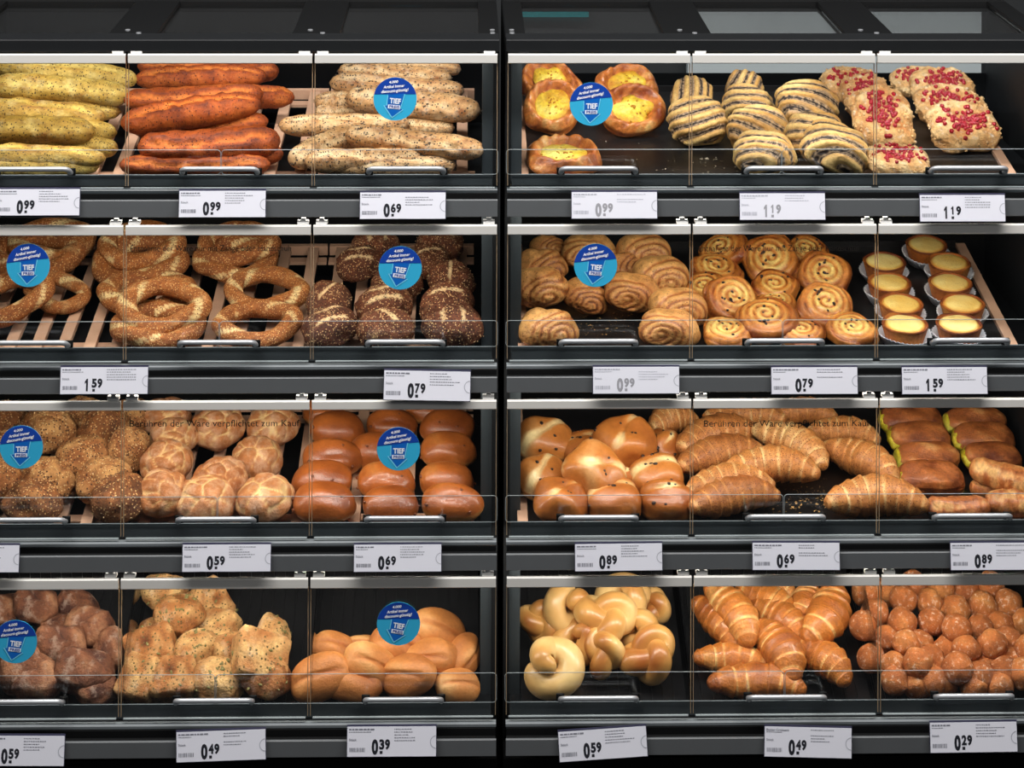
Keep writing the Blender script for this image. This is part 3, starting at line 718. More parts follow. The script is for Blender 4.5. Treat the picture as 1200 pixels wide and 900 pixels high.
def ring(seed):
    A, Bq, R = 0.068, 0.052, 0.0185; m = 84; r = np.random.RandomState(seed); th0 = np.arange(m) / m * 2 * math.pi
    wob = 0.004
    pts = np.stack([A * np.cos(th0) + wob * np.sin(2 * th0 + seed), Bq * np.sin(th0) + wob * np.cos(3 * th0 + seed), 0.003 * np.sin(2 * th0 + seed)], -1)
    rad = np.full(m, R)
    P, (T, N, B, th) = tube_grid(pts, rad, 22, closed=True, flat=0.9)
    tw = 2 * th[None, :] + (5 + seed % 2) * th0[:, None] + seed
    s = np.cos(tw); valley = np.exp(-((s + 1) / 0.10) ** 2)
    nz = Nz(seed, 30)
    k = 1 + 0.055 * s - 0.07 * valley + 0.02 * nz(P)
    P = pts[:, None, :] + (P - pts[:, None, :]) * k[..., None]
    light = np.exp(-((s + 0.86) / 0.17) ** 2) * ss(-0.5, 0.0, np.sin(th0 * 2.0 + seed)[:, None] + 0.5 * nz(P))
    tone = 0.40 + 0.10 * nz(P) + 0.85 * light
    P[..., 2] -= P[..., 2].min()
    return [('body', grid_mesh('ring', P, tone, m_sesame, closed_v=True))], 2 * (A + R), 2 * R * 0.9

def grain_roll(seed):
    P, d = blob(0.104, 0.088, 0.062, 2.3, 0.40, Nz(seed, 1.2), 0.05); n2 = Nz(seed + 5, 70)
    a = 0.7 + 0.5 * math.sin(seed * 1.7); lx = d[..., 0] * math.cos(a) + d[..., 1] * math.sin(a)
    lm = -d[..., 0] * math.sin(a) + d[..., 1] * math.cos(a)
    cut = np.zeros_like(lx)
    for o in ((-0.33, 0.33) if seed % 2 else (0.05,)):
        cut = np.maximum(cut, np.exp(-((lx - o) / 0.10) ** 2) * ss(0.75, 0.5, np.abs(lm)) * (d[..., 2] > 0.1))
    P += d * (0.0012 * n2(P) - 0.001 * cut)[..., None]
    tone = 0.30 + 0.12 * n2(P * .4) + 0.75 * ss(0.35, 0.7, cut)
    return [('body', grid_mesh('grain_roll', P, tone, m_grain)),
            ('seeds', bumps(seed, surf_points(P, seed, 90, 0.3, 0.0003), basic('pale_seeds', rgb(214, 178, 128), 0.5), 'seeds', 0.0018, 0.0012, 0.0009))], 0.104, 0.062

def franz(seed):
    P, d = blob(0.106, 0.078, 0.060, 2.3, 0.36, Nz(seed, 0.9), 0.06, 46, 64)
    cx = (0.020, -0.018, 0.006, 0.028)[seed % 4]
    q = np.hypot((P[..., 0] - cx) * 0.9, (P[..., 2] - 0.030) * 1.1 + (P[..., 1] + 0.020) * (0.75 if seed % 2 else 0.5))
    nz = Nz(seed + 3, 12); ph = q / 0.0120 + 0.20 * nz(P) + 0.15 * np.arctan2(P[..., 2] - .03, P[..., 0] - cx); s = np.abs(np.sin(ph * math.pi))
    fade = ss(0.062, 0.035, q); s = s * fade + 0.75 * (1 - fade)
    press = np.exp(-((P[..., 0] + 0.004) / 0.010) ** 2) * (P[..., 2] > 0.02)
    P += d * (0.0036 * (s ** 0.7 - 0.6) - 0.003 * press)[..., None]
    tone = 0.10 + 0.60 * ss(0.15, 0.75, s) + 0.10 * nz(P) + 0.12 * (d[..., 2] > 0.3)
    return [('body', grid_mesh('franz', P, tone, m_franz))], 0.106, 0.060

def poppy(seed):
    P, d = blob(0.108, 0.086, 0.064, 2.5, 0.36, Nz(seed, 0.9), 0.05, 84, 120); nz = Nz(seed + 3, 11); n2 = Nz(seed + 8, 110)
    a = (-0.45, 0.35, 0.1, -0.2)[seed % 4]
    u = P[..., 0] * math.cos(a) + P[..., 1] * math.sin(a); w_ = -P[..., 0] * math.sin(a) + P[..., 1] * math.cos(a)
    q = np.hypot(w_ + 0.060, (P[..., 2] - 0.02) * 0.8 + 0.3 * u * (1 if seed % 2 else -1))
    ph = q / 0.0185 + 0.12 * nz(P); fr = ph % 1.0
    band = ss(0.50, 0.56, fr) * ss(1.0, 0.94, fr)            # 1 in the poppy seed layers
    fine = np.abs(np.sin((fr - 0.5) * 2 * math.pi * 2.0))
    P += d * (0.0034 * (1 - band) * np.sin(np.clip(fr / 0.5, 0, 1) * math.pi) ** 0.6 + band * (0.0012 * fine - 0.0008) + 0.0006 * n2(P) * band)[..., None]
    tone = (1 - band) * (0.62 + 0.22 * nz(P) + 0.12 * np.sin(np.clip(fr / 0.5, 0, 1) * math.pi)) + band * (-0.02 + 0.30 * ss(0.72, 1.0, fine) + 0.14 * n2(P))
    return [('body', grid_mesh('poppy', P, tone, m_poppy))], 0.108, 0.064

def snail(seed):
    P, d = blob(0.094, 0.088, 0.034, 3.0, 0.42, Nz(seed, 0.9), 0.05, 44, 60); nz = Nz(seed + 2, 16)
    r = np.hypot(P[..., 0] + .004, P[..., 1]); t = np.arctan2(P[..., 1], P[..., 0] + .004)
    ph = r / 0.0125 - t / (2 * math.pi) + 0.12 * nz(P); s = np.abs(np.sin(ph * math.pi)); top = ss(0.0, 0.35, d[..., 2])
    P[..., 2] += top * (0.0045 * (s ** 0.6 - 0.5) - 0.003 * np.exp(-(r / 0.012) ** 2))
    side = (1 - top) * np.abs(np.sin(P[..., 2] / 0.011 * math.pi))
    tone = 0.25 + top * (0.12 + 0.45 * s * ss(0.044, 0.015, r) + 0.2 * s) + 0.22 * side + 0.13 * nz(P) - 0.22 * top * ss(0.032, 0.043, r) - 0.25 * top * ss(0.35, 0.0, s)
    sp = surf_points(P, seed, 9, 0.75, 0.0002, lambda q: 0.006 < math.hypot(q[0], q[1]) < 0.034)
    return [('body', grid_mesh('snail', P, tone, m_snail)), ('raisins', bumps(seed, sp, m_rais, 'raisins', 0.0036, 0.0026, 0.0022))], 0.094, 0.034

def lathe(prof, nu, wave=0.0, cnt=24, nz=None):
    u = np.arange(nu) / nu * 2 * math.pi; P = np.zeros((len(prof), nu, 3))
    for i, (r, z, wv) in enumerate(prof):
        rr = r * (1 + wv * np.cos(cnt * u)); P[i, :, 0] = rr * np.cos(u); P[i, :, 1] = rr * np.sin(u); P[i, :, 2] = z
    return P
def tart(seed):
    nz = Nz(seed, 18); P = lathe([(0.030, 0.001, 0), (0.031, 0.002, 0.01), (0.0400, 0.034, 0.012), (0.0415, 0.0385, 0.012), (0.0405, 0.0400, 0.01), (0.038, 0.0395, 0), (0.036, 0.036, 0), (0.033, 0.032, 0)], 72)
    P[..., 2] += 0.0016 * nz(P) * (P[..., 2] > 0.01)
    tone = 0.45 + 0.25 * nz(P) - 0.35 * (P[..., 2] > 0.037)
    C = lathe([(0.0365, 0.034, 0), (0.036, 0.0375, 0), (0.030, 0.0405, 0), (0.020, 0.0418, 0), (0.010, 0.0422, 0), (0.003, 0.0422, 0)], 40); C[..., 2] += 0.0007 * nz(C * 1.5)
    rr = np.hypot(C[..., 0], C[..., 1]); ct = 0.72 - 0.65 * ss(0.030, 0.0368, rr) + 0.12 * nz(C)
    K = lathe([(0.033, 0.0, 0.0), (0.0345, 0.0, 0.03), (0.0455, 0.019, 0.035), (0.0475, 0.0220, 0.035), (0.0465, 0.0220, 0.035), (0.0335, 0.0012, 0.03)], 144, cnt=36)
    K[..., 2] += 0.0022 * np.sin(2 * np.arctan2(K[..., 1], K[..., 0]) + seed) * (K[..., 2] > 0.01)
    return [('crust', grid_mesh('tart', P, tone, m_tart)), ('custard', grid_mesh('custard', C, ct, m_custard)), ('paper_cup', grid_mesh('paper_cup', K, K[..., 2] * 0, m_cup, closed_v=False))], 0.083, 0.042

def seeded(seed):
    P, d = blob(0.100, 0.094, 0.066, 2.15, 0.42, Nz(seed, 1.0), 0.06); n1 = Nz(seed + 1, 26); n2 = Nz(seed + 5, 80)
    e, _ = cells(d, seed, 9); crack = np.exp(-(e / 0.07) ** 2) * (d[..., 2] > 0.15)
    P += d * (0.0016 * n1(P) + 0.0010 * n2(P) - 0.003 * crack)[..., None]
    tone = 0.42 + 0.2 * n1(P) + 0.18 * crack
    return [('body', grid_mesh('seeded_roll', P, tone, m_seedr)), ('seeds', bumps(seed, surf_points(P, seed, 70, 0.3, 0.0003), basic('pale_seeds', rgb(214, 178, 128), 0.5), 'seeds', 0.0019, 0.0012, 0.0009))], 0.100, 0.066

def kaiser(seed):
    P, d = blob(0.100, 0.094, 0.066, 2.1, 0.42, Nz(seed, 0.9), 0.04, 40, 56)
    e, c = cells(d, seed + 4, 16); crack = np.exp(-(e / 0.06) ** 2) * ss(-0.3, 0.2, d[..., 2]); n1 = Nz(seed, 30)
    P += d * (0.0022 * ss(0.0, 0.3, e) - 0.0022 * crack + 0.0006 * n1(P))[..., None]
    tone = 0.34 + 0.55 * crack + 0.12 * n1(P)
    return [('body', grid_mesh('crackled_roll', P, tone, m_kaiser))], 0.100, 0.066

def milk(seed):
    P, d = blob(0.106, 0.080, 0.060, 2.2, 0.42, Nz(seed, 0.8), 0.035); nz = Nz(seed, 12)
    dent = np.exp(-(((d[..., 0] - 0.2 * math.sin(seed)) / 0.5) ** 2 + ((d[..., 1] + 0.55) / 0.10) ** 2)) * (1 if seed % 2 else 0.3)
    P += d * (0.0010 * nz(P) - 0.003 * dent)[..., None]
    tone = 0.38 + 0.12 * nz(P) + 0.42 * ss(0.25, -0.3, d[..., 2]) - 0.12 * dent
    sp = surf_points(P, seed, 4, 0.25, 0.0016, lambda q: q[1] < 0.01)
    return [('body', grid_mesh('milk_bun', P, tone, m_milk)), ('raisins', bumps(seed, sp, basic('baked_raisins', rgb(116, 58, 24), 0.4), 'raisins', 0.0048, 0.0036, 0.0026))], 0.106, 0.060

def raisin_roll(seed):
    P, d = blob(0.098, 0.084, 0.062, 2.9, 0.40, Nz(seed, 0.9), 0.07); nz = Nz(seed, 14)
    a = 0.5 * math.sin(seed * 2.1) + 0.2; l = d[..., 1] * math.cos(a) - d[..., 0] * math.sin(a) + 0.30 * nz(P * .8)
    tear = np.exp(-((l - 0.12) / 0.20) ** 2) * (d[..., 2] > 0.05)
    P += d * (0.0012 * nz(P) - 0.0035 * np.exp(-((l - 0.12) / 0.10) ** 2) * (d[..., 2] > 0))[..., None]
    tone = 0.40 + 0.10 * nz(P) + 0.50 * ss(0.2, 0.9, tear) * (0.7 + 0.5 * nz(P * 1.3)) + 0.3 * ss(0.0, -0.4, d[..., 2])
    sp = surf_points(P, seed, 9, 0.35, 0.001)
    return [('body', grid_mesh('raisin_roll', P, tone, m_raisin)), ('raisins', bumps(seed, sp, m_rais, 'raisins', 0.0046, 0.0036, 0.0026))], 0.098, 0.062

def croissant(mat, seed, bend=0.030, seg=7, fat=1.0):
    L, R = 0.145, 0.0285 * fat; m = 96; t = np.linspace(-1, 1, m) * 0.998
    prof = (1 - np.abs(t) ** 1.9) ** 0.62
    stp = (np.abs(t) * seg / 2.0 + 0.15) % 1.0
    saw = (1 - stp) ** 1.3
    pts = np.stack([t * L / 2, -bend * t * t, 0.002 * np.sin(5 * t)], -1)
    rad = R * (0.16 + 0.84 * prof) * (0.93 + 0.13 * saw)
    P, (T, N, B, th) = tube_grid(pts, rad, 28, flat=0.88)
    nz = Nz(seed, 20); n2 = Nz(seed + 3, 60)
    fl = np.sin(th[None, :] * 1 + 3.0 * t[:, None])
    dirn = P - pts[:, None, :]; P = P + dirn * (0.03 * nz(P) + 0.012 * n2(P))[..., None]
    fine = np.abs(np.sin(t * 46 + seed))[:, None]
    tone = 0.34 + 0.42 * np.exp(-((stp - 0.86) / 0.13) ** 2)[:, None] * (0.6 + 0.5 * nz(P)) + 0.10 * fine + 0.13 * nz(P * .7) + 0.20 * (P[..., 2] < -0.012)
    P[..., 1] += bend * 0.4; P[..., 2] -= P[..., 2].min()
    return [('body', grid_mesh('croissant', P, tone, mat))], L, 2 * R * 0.88

def pocket(seed):
    P, d = blob(0.112, 0.062, 0.046, 3.0, 0.45, Nz(seed, 0.8), 0.03, 34, 48); P[..., 1] *= 1 + 0 * P[..., 0]; nz = Nz(seed, 22)
    lay = np.abs(np.sin(P[..., 2] / 0.009 * math.pi)) * (np.abs(d[..., 2]) < 0.75)
    P += d * (0.0014 * nz(P) + 0.0012 * lay)[..., None]
    tone = 0.36 + 0.18 * nz(P) + 0.32 * ss(0.3, -0.2, d[..., 2])
    Q, d2 = blob(0.024, 0.046, 0.026, 2.3, 0.5, Nz(seed + 1, 1.3), 0.15, 14, 20); Q[..., 0] -= 0.050; Q[..., 2] += 0.008
    return [('body', grid_mesh('pocket', P, tone, m_pocket)), ('filling', grid_mesh('filling', Q, 0.5 + 0.2 * nz(Q), m_fill))], 0.112, 0.044

def floury(seed):
    P, d = blob(0.092, 0.072, 0.058, 3.4, 0.45, Nz(seed, 0.55), 0.10); n1 = Nz(seed, 22); n2 = Nz(seed + 2, 70)
    e, _ = cells(d, seed, 7); crack = np.exp(-(e / 0.05) ** 2) * (d[..., 2] > -0.2)
    P += d * (0.0018 * n1(P) + 0.0008 * n2(P) - 0.002 * crack)[..., None]; tone = 0.38 + 0.25 * n1(P) - 0.2 * crack
    return [('body', grid_mesh('floury_roll', P, tone, m_dark))], 0.092, 0.058
def pumpkin(seed):
    P, d = blob(0.090, 0.074, 0.060, 2.2, 0.42, Nz(seed, 0.6), 0.08); n1 = Nz(seed, 28); n2 = Nz(seed + 2, 80)
    P += d * (0.0018 * n1(P) + 0.0010 * n2(P))[..., None]; tone = 0.48 + 0.2 * n1(P)
    return [('body', grid_mesh('pumpkin_roll', P, tone, m_pump)), ('seeds', bumps(seed, surf_points(P, seed, 22, 0.3, 0.0004), m_pseed, 'seeds', 0.0046, 0.0025, 0.0012))], 0.090, 0.060
def block(seed):
    P, d = blob(0.086, 0.070, 0.052, 8.0, 0.5, Nz(seed, 0.5), 0.03); n1 = Nz(seed, 25); n2 = Nz(seed + 2, 80)
    P += d * (0.0014 * n1(P) + 0.0007 * n2(P))[..., None]; tone = 0.46 + 0.22 * n1(P)
    return [('body', grid_mesh('block_roll', P, tone, m_pump)), ('seeds', bumps(seed, surf_points(P, seed, 10, 0.3, 0.0004), m_pseed, 'seeds', 0.0044, 0.0025, 0.0012))], 0.086, 0.052
def oval(seed):
    P, d = blob(0.104, 0.074, 0.056, 2.25, 0.45, Nz(seed, 0.8), 0.05); nz = Nz(seed, 14)
    slit = np.exp(-((d[..., 1] + 0.12 + 0.15 * d[..., 0]) / 0.09) ** 2) * ss(0.9, 0.7, np.abs(d[..., 0])) * (d[..., 2] > 0)
    P += d * (0.0010 * nz(P) - 0.004 * slit)[..., None]; tone = 0.46 + 0.16 * nz(P) - 0.28 * slit + 0.15 * (d[..., 2] < -0.3)
    return [('body', grid_mesh('oval_roll', P, tone, m_oval))], 0.104, 0.056
def knot(seed):
    R = 0.0245; m = 110; t = np.linspace(0, 1, m); a = -0.6 + t * (2 * math.pi * 1.22)
    rr = 0.0285 * (1 - ss(0.70, 1.0, t) * 0.97) * (1 - 0.15 * ss(0.15, 0, t))
    z = 0.004 + 0.030 * ss(0.66, 0.84, t) - 0.010 * ss(0.86, 1.0, t) - 0.004 * np.sin(t * 9 + seed)
    pts = np.stack([rr * np.cos(a) * 1.12, rr * np.sin(a), z], -1)
    rad = R * (1 - np.abs(2 * t - 1) ** 9 * 0.7) * (1 - 0.30 * ss(0.72, 0.9, t))
    P, (T, N, B, th) = tube_grid(pts, rad, 22); nz = Nz(seed, 14)
    P += (P - pts[:, None, :]) * (0.035 * nz(P))[..., None]
    zz = P[..., 2]; tone = 0.62 + 0.10 * nz(P) - 0.42 * ss(0.030, 0.062, zz) - 0.30 * ss(0.90, 1.0, t)[:, None]
    P[..., 2] -= P[..., 2].min()
    return [('body', grid_mesh('knot', P, tone, m_knot))], 0.114, 0.066
def trefoil(seed):
    R = 0.0238; m = 150; t = np.arange(m) / m * 2 * math.pi
    pts = np.stack([np.sin(t) + 2 * np.sin(2 * t), (np.cos(t) - 2 * np.cos(2 * t)) * 0.86, -np.sin(3 * t) * 0.95], -1) * 0.0128
    pts[:, 0] *= 1.08 + 0.06 * math.sin(seed)
    P, (T, N, B, th) = tube_grid(pts, R * (1 + 0.12 * np.sin(2 * t + seed)), 20, closed=True); nz = Nz(seed, 14)
    P += (P - pts[:, None, :]) * (0.04 * nz(P))[..., None]
    P[..., 2] -= P[..., 2].min(); zz = P[..., 2]
    tone = 0.66 + 0.12 * nz(P) - 0.36 * ss(0.050, 0.072, zz)
    return [('body', grid_mesh('knot', P, tone, m_knot, closed_v=True))], 0.124, 0.071
def ball(seed):
    P, d = blob(0.054, 0.054, 0.052, 2.0, 0.5, Nz(seed, 0.9), 0.05, 22, 30); nz = Nz(seed, 40)
    P += d * (0.0005 * nz(P))[..., None]; tone = 0.48 + 0.15 * nz(P * .4) + 0.3 * np.exp(-((d[..., 2]) / 0.12) ** 2) * (seed % 2)
    return [('body', grid_mesh('doughnut_ball', P, tone, m_ball))], 0.054, 0.052
def danish(seed):
    P, d = blob(0.118, 0.104, 0.036, 2.8, 0.4, Nz(seed, 0.9), 0.05, 44, 64); nz = Nz(seed, 16)
    r = np.hypot(P[..., 0] / 0.059, P[..., 1] / 0.052); t = np.arctan2(P[..., 1], P[..., 0]); top = ss(0.05, 0.4, d[..., 2])
    fold = np.abs(np.sin(t * 5.5 + 7 * r + seed + 1.6 * nz(P)))
    P[..., 2] += top * (0.007 * np.exp(-((r - 0.86) / 0.12) ** 2) * (0.3 + 0.9 * fold) - 0.014 * ss(0.80, 0.5, r)) 
    tone = 0.28 + 0.26 * nz(P) + 0.34 * fold * top + 0.25 * ss(0.1, -0.3, d[..., 2])
    C = lathe([(0.0405, 0.021, 0), (0.034, 0.0275, 0), (0.020, 0.0295, 0), (0.010, 0.0305, 0), (0.002, 0.031, 0)], 36); C[..., 0] *= 1.05; C[..., 1] *= 0.92; C[..., 2] += 0.0016 * Nz(seed + 4, 45)(C); C[..., :2] *= (1 + 0.22 * nz(C * 1.3))[..., None]
    C[..., 1] -= 0.004
    sp = [(p[0] , p[1], p[2]) for p in surf_points(C, seed, 26, 0.0, 0.0)]
    return [('body', grid_mesh('danish', P, tone, m_danish)), ('custard', grid_mesh('danish_custard', C, 0.55 + 0.3 * nz(C) - 0.5 * ss(0.026, 0.036, np.hypot(C[..., 0] / 1.2, C[..., 1])), m_egg)), ('crumble', bumps(seed, sp, m_egg, 'crumble', 0.0024, 0.0019, 0.0018))], 0.118, 0.040
def berry(seed):
    P, d = blob(0.128, 0.104, 0.036, 2.7, 0.42, Nz(seed, 0.9), 0.05, 44, 64); n1 = Nz(seed, 30); n2 = Nz(seed + 1, 95)
    P += d * (0.0022 * n1(P) + 0.0012 * n2(P))[..., None]; P[..., 2] -= 0.005 * ss(0.6, 0.2, np.hypot(P[..., 0] / 0.064, P[..., 1] / 0.052)) * (d[..., 2] > 0)
    tone = 0.50 + 0.25 * n1(P) - 0.35 * ss(0.05, -0.4, d[..., 2])
    rnd = random.Random(seed); sp = []
    Q = P.reshape(-1, 3); up = Q[d.reshape(-1, 3)[:, 2] > 0.15]
    for _ in range(120):
        x, y = max(-.052, min(.052, rnd.gauss(0, 0.021))), max(-.038, min(.038, rnd.gauss(0.002, 0.0135)))
        z = up[np.argmin((up[:, 0] - x) ** 2 + (up[:, 1] - y) ** 2), 2]; sp.append((x, y, z + 0.0012))
    bm_ = bumps(seed, sp, m_berry, 'berries', 0.0040, 0.0040, 0.0038)
    st = bumps(seed + 1, surf_points(P, seed, 80, 0.4, 0.0005, lambda q: math.hypot(q[0] / 0.064, q[1] / 0.052) > 0.6), m_streu, 'streusel', 0.0036, 0.0030, 0.0026)
    a = st.attributes.new('tone', 'FLOAT', 'POINT'); a.data.foreach_set('value', [0.7] * len(st.vertices))
    return [('body', grid_mesh('berry_pastry', P, tone, m_streu)), ('berries', bm_), ('streusel', st)], 0.128, 0.040

# ------------------------------------------------------------------ placing
ORD = ['zeroth', 'first', 'second', 'third', 'fourth', 'fifth', 'sixth', 'seventh', 'eighth', 'ninth', 'tenth', 'eleventh', 'twelfth', 'thirteenth', 'fourteenth']
def put(name, proto, mtx, label, cat, group):
    root = None
    for pname, me in proto[0]:
        o = bpy.data.objects.new(name if root is None else pname, me)
        COL.objects.link(o)
        if root is None: root = o
        else:
            o.parent = root
            if pname in ('seeds', 'raisins', 'berries', 'streusel', 'crumble'): o['kind'] = 'stuff'
    root.matrix_world = mtx
    tag(root, label, cat, group); return root

def place(ri, slope, name, cat, desc, where, group, protos, items, bands=3, size=1.0, relax=0.0):
    """items: (px, py, width px, yaw, pitch, roll, lift mm [, proto index]) or ('seg', x1, y1, x2, y2, thickness px [, lift])"""
    p, n, a = tray_frame(ri, slope); ptray, ntray, at = tray_frame(ri)
    info = []
    for it in items:
        if it[0] == 'seg': info.append(((it[1] + it[3]) / 2, (it[2] + it[4]) / 2))
        else: info.append((it[0], it[1]))
    labels = {}
    if items[0][0] == 'seg' and bands == 1:
        order = sorted(range(len(items)), key=lambda i: -info[i][1])
        for q, i in enumerate(order): labels[i] = '%s, %s from the front of %s' % (desc, ORD[q + 1], where)
    else:
        ys = [y for x, y in info]; lo, hi = min(ys), max(ys) + 1e-3
        bd = [min(bands - 1, int((hi - y) / (hi - lo) * bands)) for x, y in info]
        for b in range(bands):
            ids = sorted([i for i in range(len(items)) if bd[i] == b], key=lambda i: info[i][0])
            bn = 'front row' if b == 0 else ('back row' if b == bands - 1 else ('middle row' if bands == 3 else '%s row back' % ORD[b + 1]))
            for q, i in enumerate(ids): labels[i] = '%s, %s from left, %s %s' % (desc, ORD[q + 1], bn, where) if len(ids) > 1 else '%s, alone in %s %s' % (desc, bn, where)
    rnd = random.Random(name + where)
    shift = [Vector((0, 0, 0))] * len(items)
    if relax:
        cen, rad, dv = [], [], []
        for i, it in enumerate(items):
            if it[0] == 'seg': cen = []; break
            pr = protos[it[7] if len(it) > 7 else i % len(protos)]; s = it[2] / FP * 4.05 / pr[1] * size
            cen.append(np.array(hit(it[0], it[1], p + n * (pr[2] * s / 2 + it[6] * 0.001), n))); rad.append(relax * (pr[1] + pr[2]) * s / 2)
            dv.append(np.array(ray(it[0], it[1]).normalized()))
        if cen:
            c0 = [c.copy() for c in cen]
            for _ in range(80):
                for i in range(len(cen)):
                    for j in range(i + 1, len(cen)):
                        ov = rad[i] + rad[j] - np.linalg.norm(cen[i] - cen[j])
                        if ov > 0:
                            f, b_ = (i, j) if (cen[i] - cen[j]) @ dv[i] < 0 else (j, i)
                            cen[f] = cen[f] - dv[f] * ov * 0.15
                            cen[b_] = cen[b_] + dv[b_] * ov * (0.15 if (cen[b_] - np.array(ptray)) @ np.array(ntray) > rad[b_] * 0.7 else 0.0)
                            u_ = (cen[i] - cen[j]) / (np.linalg.norm(cen[i] - cen[j]) + 1e-6); cen[i] = cen[i] + u_ * ov * 0.15; cen[j] = cen[j] - u_ * ov * 0.15
                for i in range(len(cen)):                # stay near the place seen in the photograph
                    e_ = cen[i] - c0[i]; al = float(e_ @ dv[i]); la = e_ - dv[i] * al; ll = np.linalg.norm(la)
                    if ll > 0.010: la = la * (0.010 / ll)
                    cen[i] = c0[i] + dv[i] * max(-0.020, min(0.045, al)) + la
            shift = [Vector(cen[i] - c0[i]) for i in range(len(cen))]
    for i, it in enumerate(items):
        if it[0] == 'seg':
            _, xa, ya, xb, yb, th = it[:6]; lift = (it[6] if len(it) > 6 else 0) * 0.001
            proto = protos[i % len(protos)]
            T_ = th / FP * 4.05; L0, H0 = proto[1], proto[2]
            A = hit(xa, ya, p + n * (T_ / 2 + lift), n); B_ = hit(xb, yb, p + n * (T_ / 2 + lift), n)
            X = (B_ - A); Ln = X.length + T_ * 0.35; X.normalize(); Zv = n; Yv = Zv.cross(X).normalized(); Zv = X.cross(Yv)
            C = (A + B_) / 2 - Zv * T_ / 2
            m = Matrix((X * (Ln / L0), Yv * (T_ / H0 * 1.0), Zv * (T_ / H0))).transposed().to_4x4(); m.translation = C
        else:
            px, py, wpx, yaw, pitch, roll, lift = it[:7]
            proto = protos[it[7] if len(it) > 7 else i % len(protos)]
            s = wpx / FP * 4.05 / proto[1] * size
            h = proto[2] * s
            C = hit(px, py, p + n * (h / 2 + lift * 0.001), n) + shift[i]
            m = Matrix.Translation(C) @ Matrix.Rotation(a, 4, 'X') @ Matrix.Rotation(math.radians(roll), 4, 'Y') @ Matrix.Rotation(math.radians(pitch), 4, 'X') @ Matrix.Rotation(math.radians(yaw), 4, 'Z') @ Matrix.Scale(s, 4) @ Matrix.Translation((0, 0, -proto[2] / 2))
        co = np.zeros(len(proto[0][0][1].vertices) * 3); proto[0][0][1].vertices.foreach_get('co', co); co = co.reshape(-1, 3)
        mm = np.array(m); wy = co @ mm[1, :3] + mm[1, 3]; wp_ = co @ mm[:3, :3].T + mm[:3, 3]
        push = ROWS[ri]['Y'] + 0.0215 - wy.min()
        if push > 0: m = Matrix.Translation((0, push, push * math.tan(at))) @ m; wp_ += np.array([0, push, push * math.tan(at)])
        low = ((wp_ - np.array(ptray)) @ np.array(ntray)).min()          # never sink into the tray
        if low < 0.0015: m = Matrix.Translation(ntray * (0.0015 - low)) @ m
        back = ((wp_ - np.array(ptray))[:, 1]).max() - DEPTH[ri] * math.cos(at)
        if back > 0: m = Matrix.Translation((0, -back, 0)) @ m
        put(name, proto, m, labels[i], cat, group)
S = 'seg'
# ---- top row, left case
V = [baguette(m_corn, s, 0.6) for s in (1, 2, 3, 4)]
place(0, 7, 'corn_baguette', 'baguette', 'flecked yellow corn baguette', 'the top left pile', 'corn baguettes', V, [
    (S, -50, 199, 112, 198, 23, 0), (S, -60, 181, 120, 186, 25, 14), (S, 5, 164, 134, 176, 26, 0), (S, -62, 156, 106, 157, 32, 22), (S, -5, 150, 133, 157, 26, 0), (S, -45, 126, 120, 138, 28, 18), (S, -20, 131, 138, 132, 24, -5), (S, -8, 103, 146, 114, 31, 20), (S, -4, 79, 157, 95, 29, 10), (S, -50, 90, 60, 74, 26, 0)], bands=1)
V = [baguette(m_red, s, 1.0) for s in (11, 12, 13, 14)]
place(0, 7, 'paprika_baguette', 'baguette', 'red orange paprika baguette', 'the red pile', 'paprika baguettes', V, [
    (S, 144, 196, 312, 195, 25, 0), (S, 168, 173, 322, 166, 37, 14), (S, 215, 190, 328, 182, 25, 0), (S, 147, 146, 300, 123, 33, 26), (S, 160, 152, 310, 143, 26, 0), (S, 149, 117, 304, 111, 28, 18), (S, 225, 118, 341, 116, 26, -6), (S, 162, 94, 308, 91, 27, 10), (S, 230, 88, 323, 84, 25, -6), (S, 165, 78, 300, 74, 24, 0)], bands=1)
V = [baguette(m_multi, s, 0.7, True) for s in (21, 22, 23, 24)]
place(0, 6, 'multigrain_baguette', 'baguette', 'pale multigrain baguette dotted with seeds', 'its pile', 'multigrain baguettes', V, [
    (S, 377, 201, 530, 200, 23, 0), (S, 362, 191, 490, 186, 26, 8), (S, 409, 159, 562, 177, 28, 24), (S, 346, 190, 425, 155, 29, -2), (S, 331, 148, 475, 145, 25, 6), (S, 445, 146, 530, 150, 18, -4), (S, 411, 116, 557, 131, 33, 16), (S, 372, 133, 440, 132, 20, -6), (S, 372, 120, 450, 118, 24, 0), (S, 391, 98, 540, 107, 27, 8), (S, 400, 84, 525, 92, 24, 4), (S, 435, 75, 537, 82, 20, 0)], bands=1)
# ---- top row, right case
V = [danish(s) for s in (1, 2, 3)]
place(0, 2, 'custard_danish', 'pastry', 'golden danish with yellow custard', 'of danish bay', 'custard danishes', V, [
    (661, 188, 86, 10, 4, 0, 0), (647, 128, 78, 70, 30, 0, 8), (741, 130, 82, 20, 30, 4, 8), (643, 97, 80, 130, 26, -3, 16), (734, 102, 78, 200, 26, 3, 14)])
V = [poppy(s) for s in (0, 1, 2, 3)]
place(0, 3, 'poppy_seed_pastry', 'pastry', 'striped poppy seed pastry roll', 'of poppy seed bay', 'poppy seed pastries', V, relax=0.36, items=[
    (901, 196, 72, 0, 0, 0, 0), (983, 188, 78, -15, 10, 10, 0), (818, 141, 72, 15, 30, 12, 0), (889, 151, 74, -20, 30, -14, 4), (957, 158, 72, 10, 25, 8, 14), (876, 122, 62, -25, 25, -10, 0), (810, 113, 62, 70, 15, 0, 6), (947, 122, 78, 20, 30, 20, 10), (872, 104, 58, 80, 20, 0, 0)])
V = [berry(s) for s in (0, 1, 2, 3)]
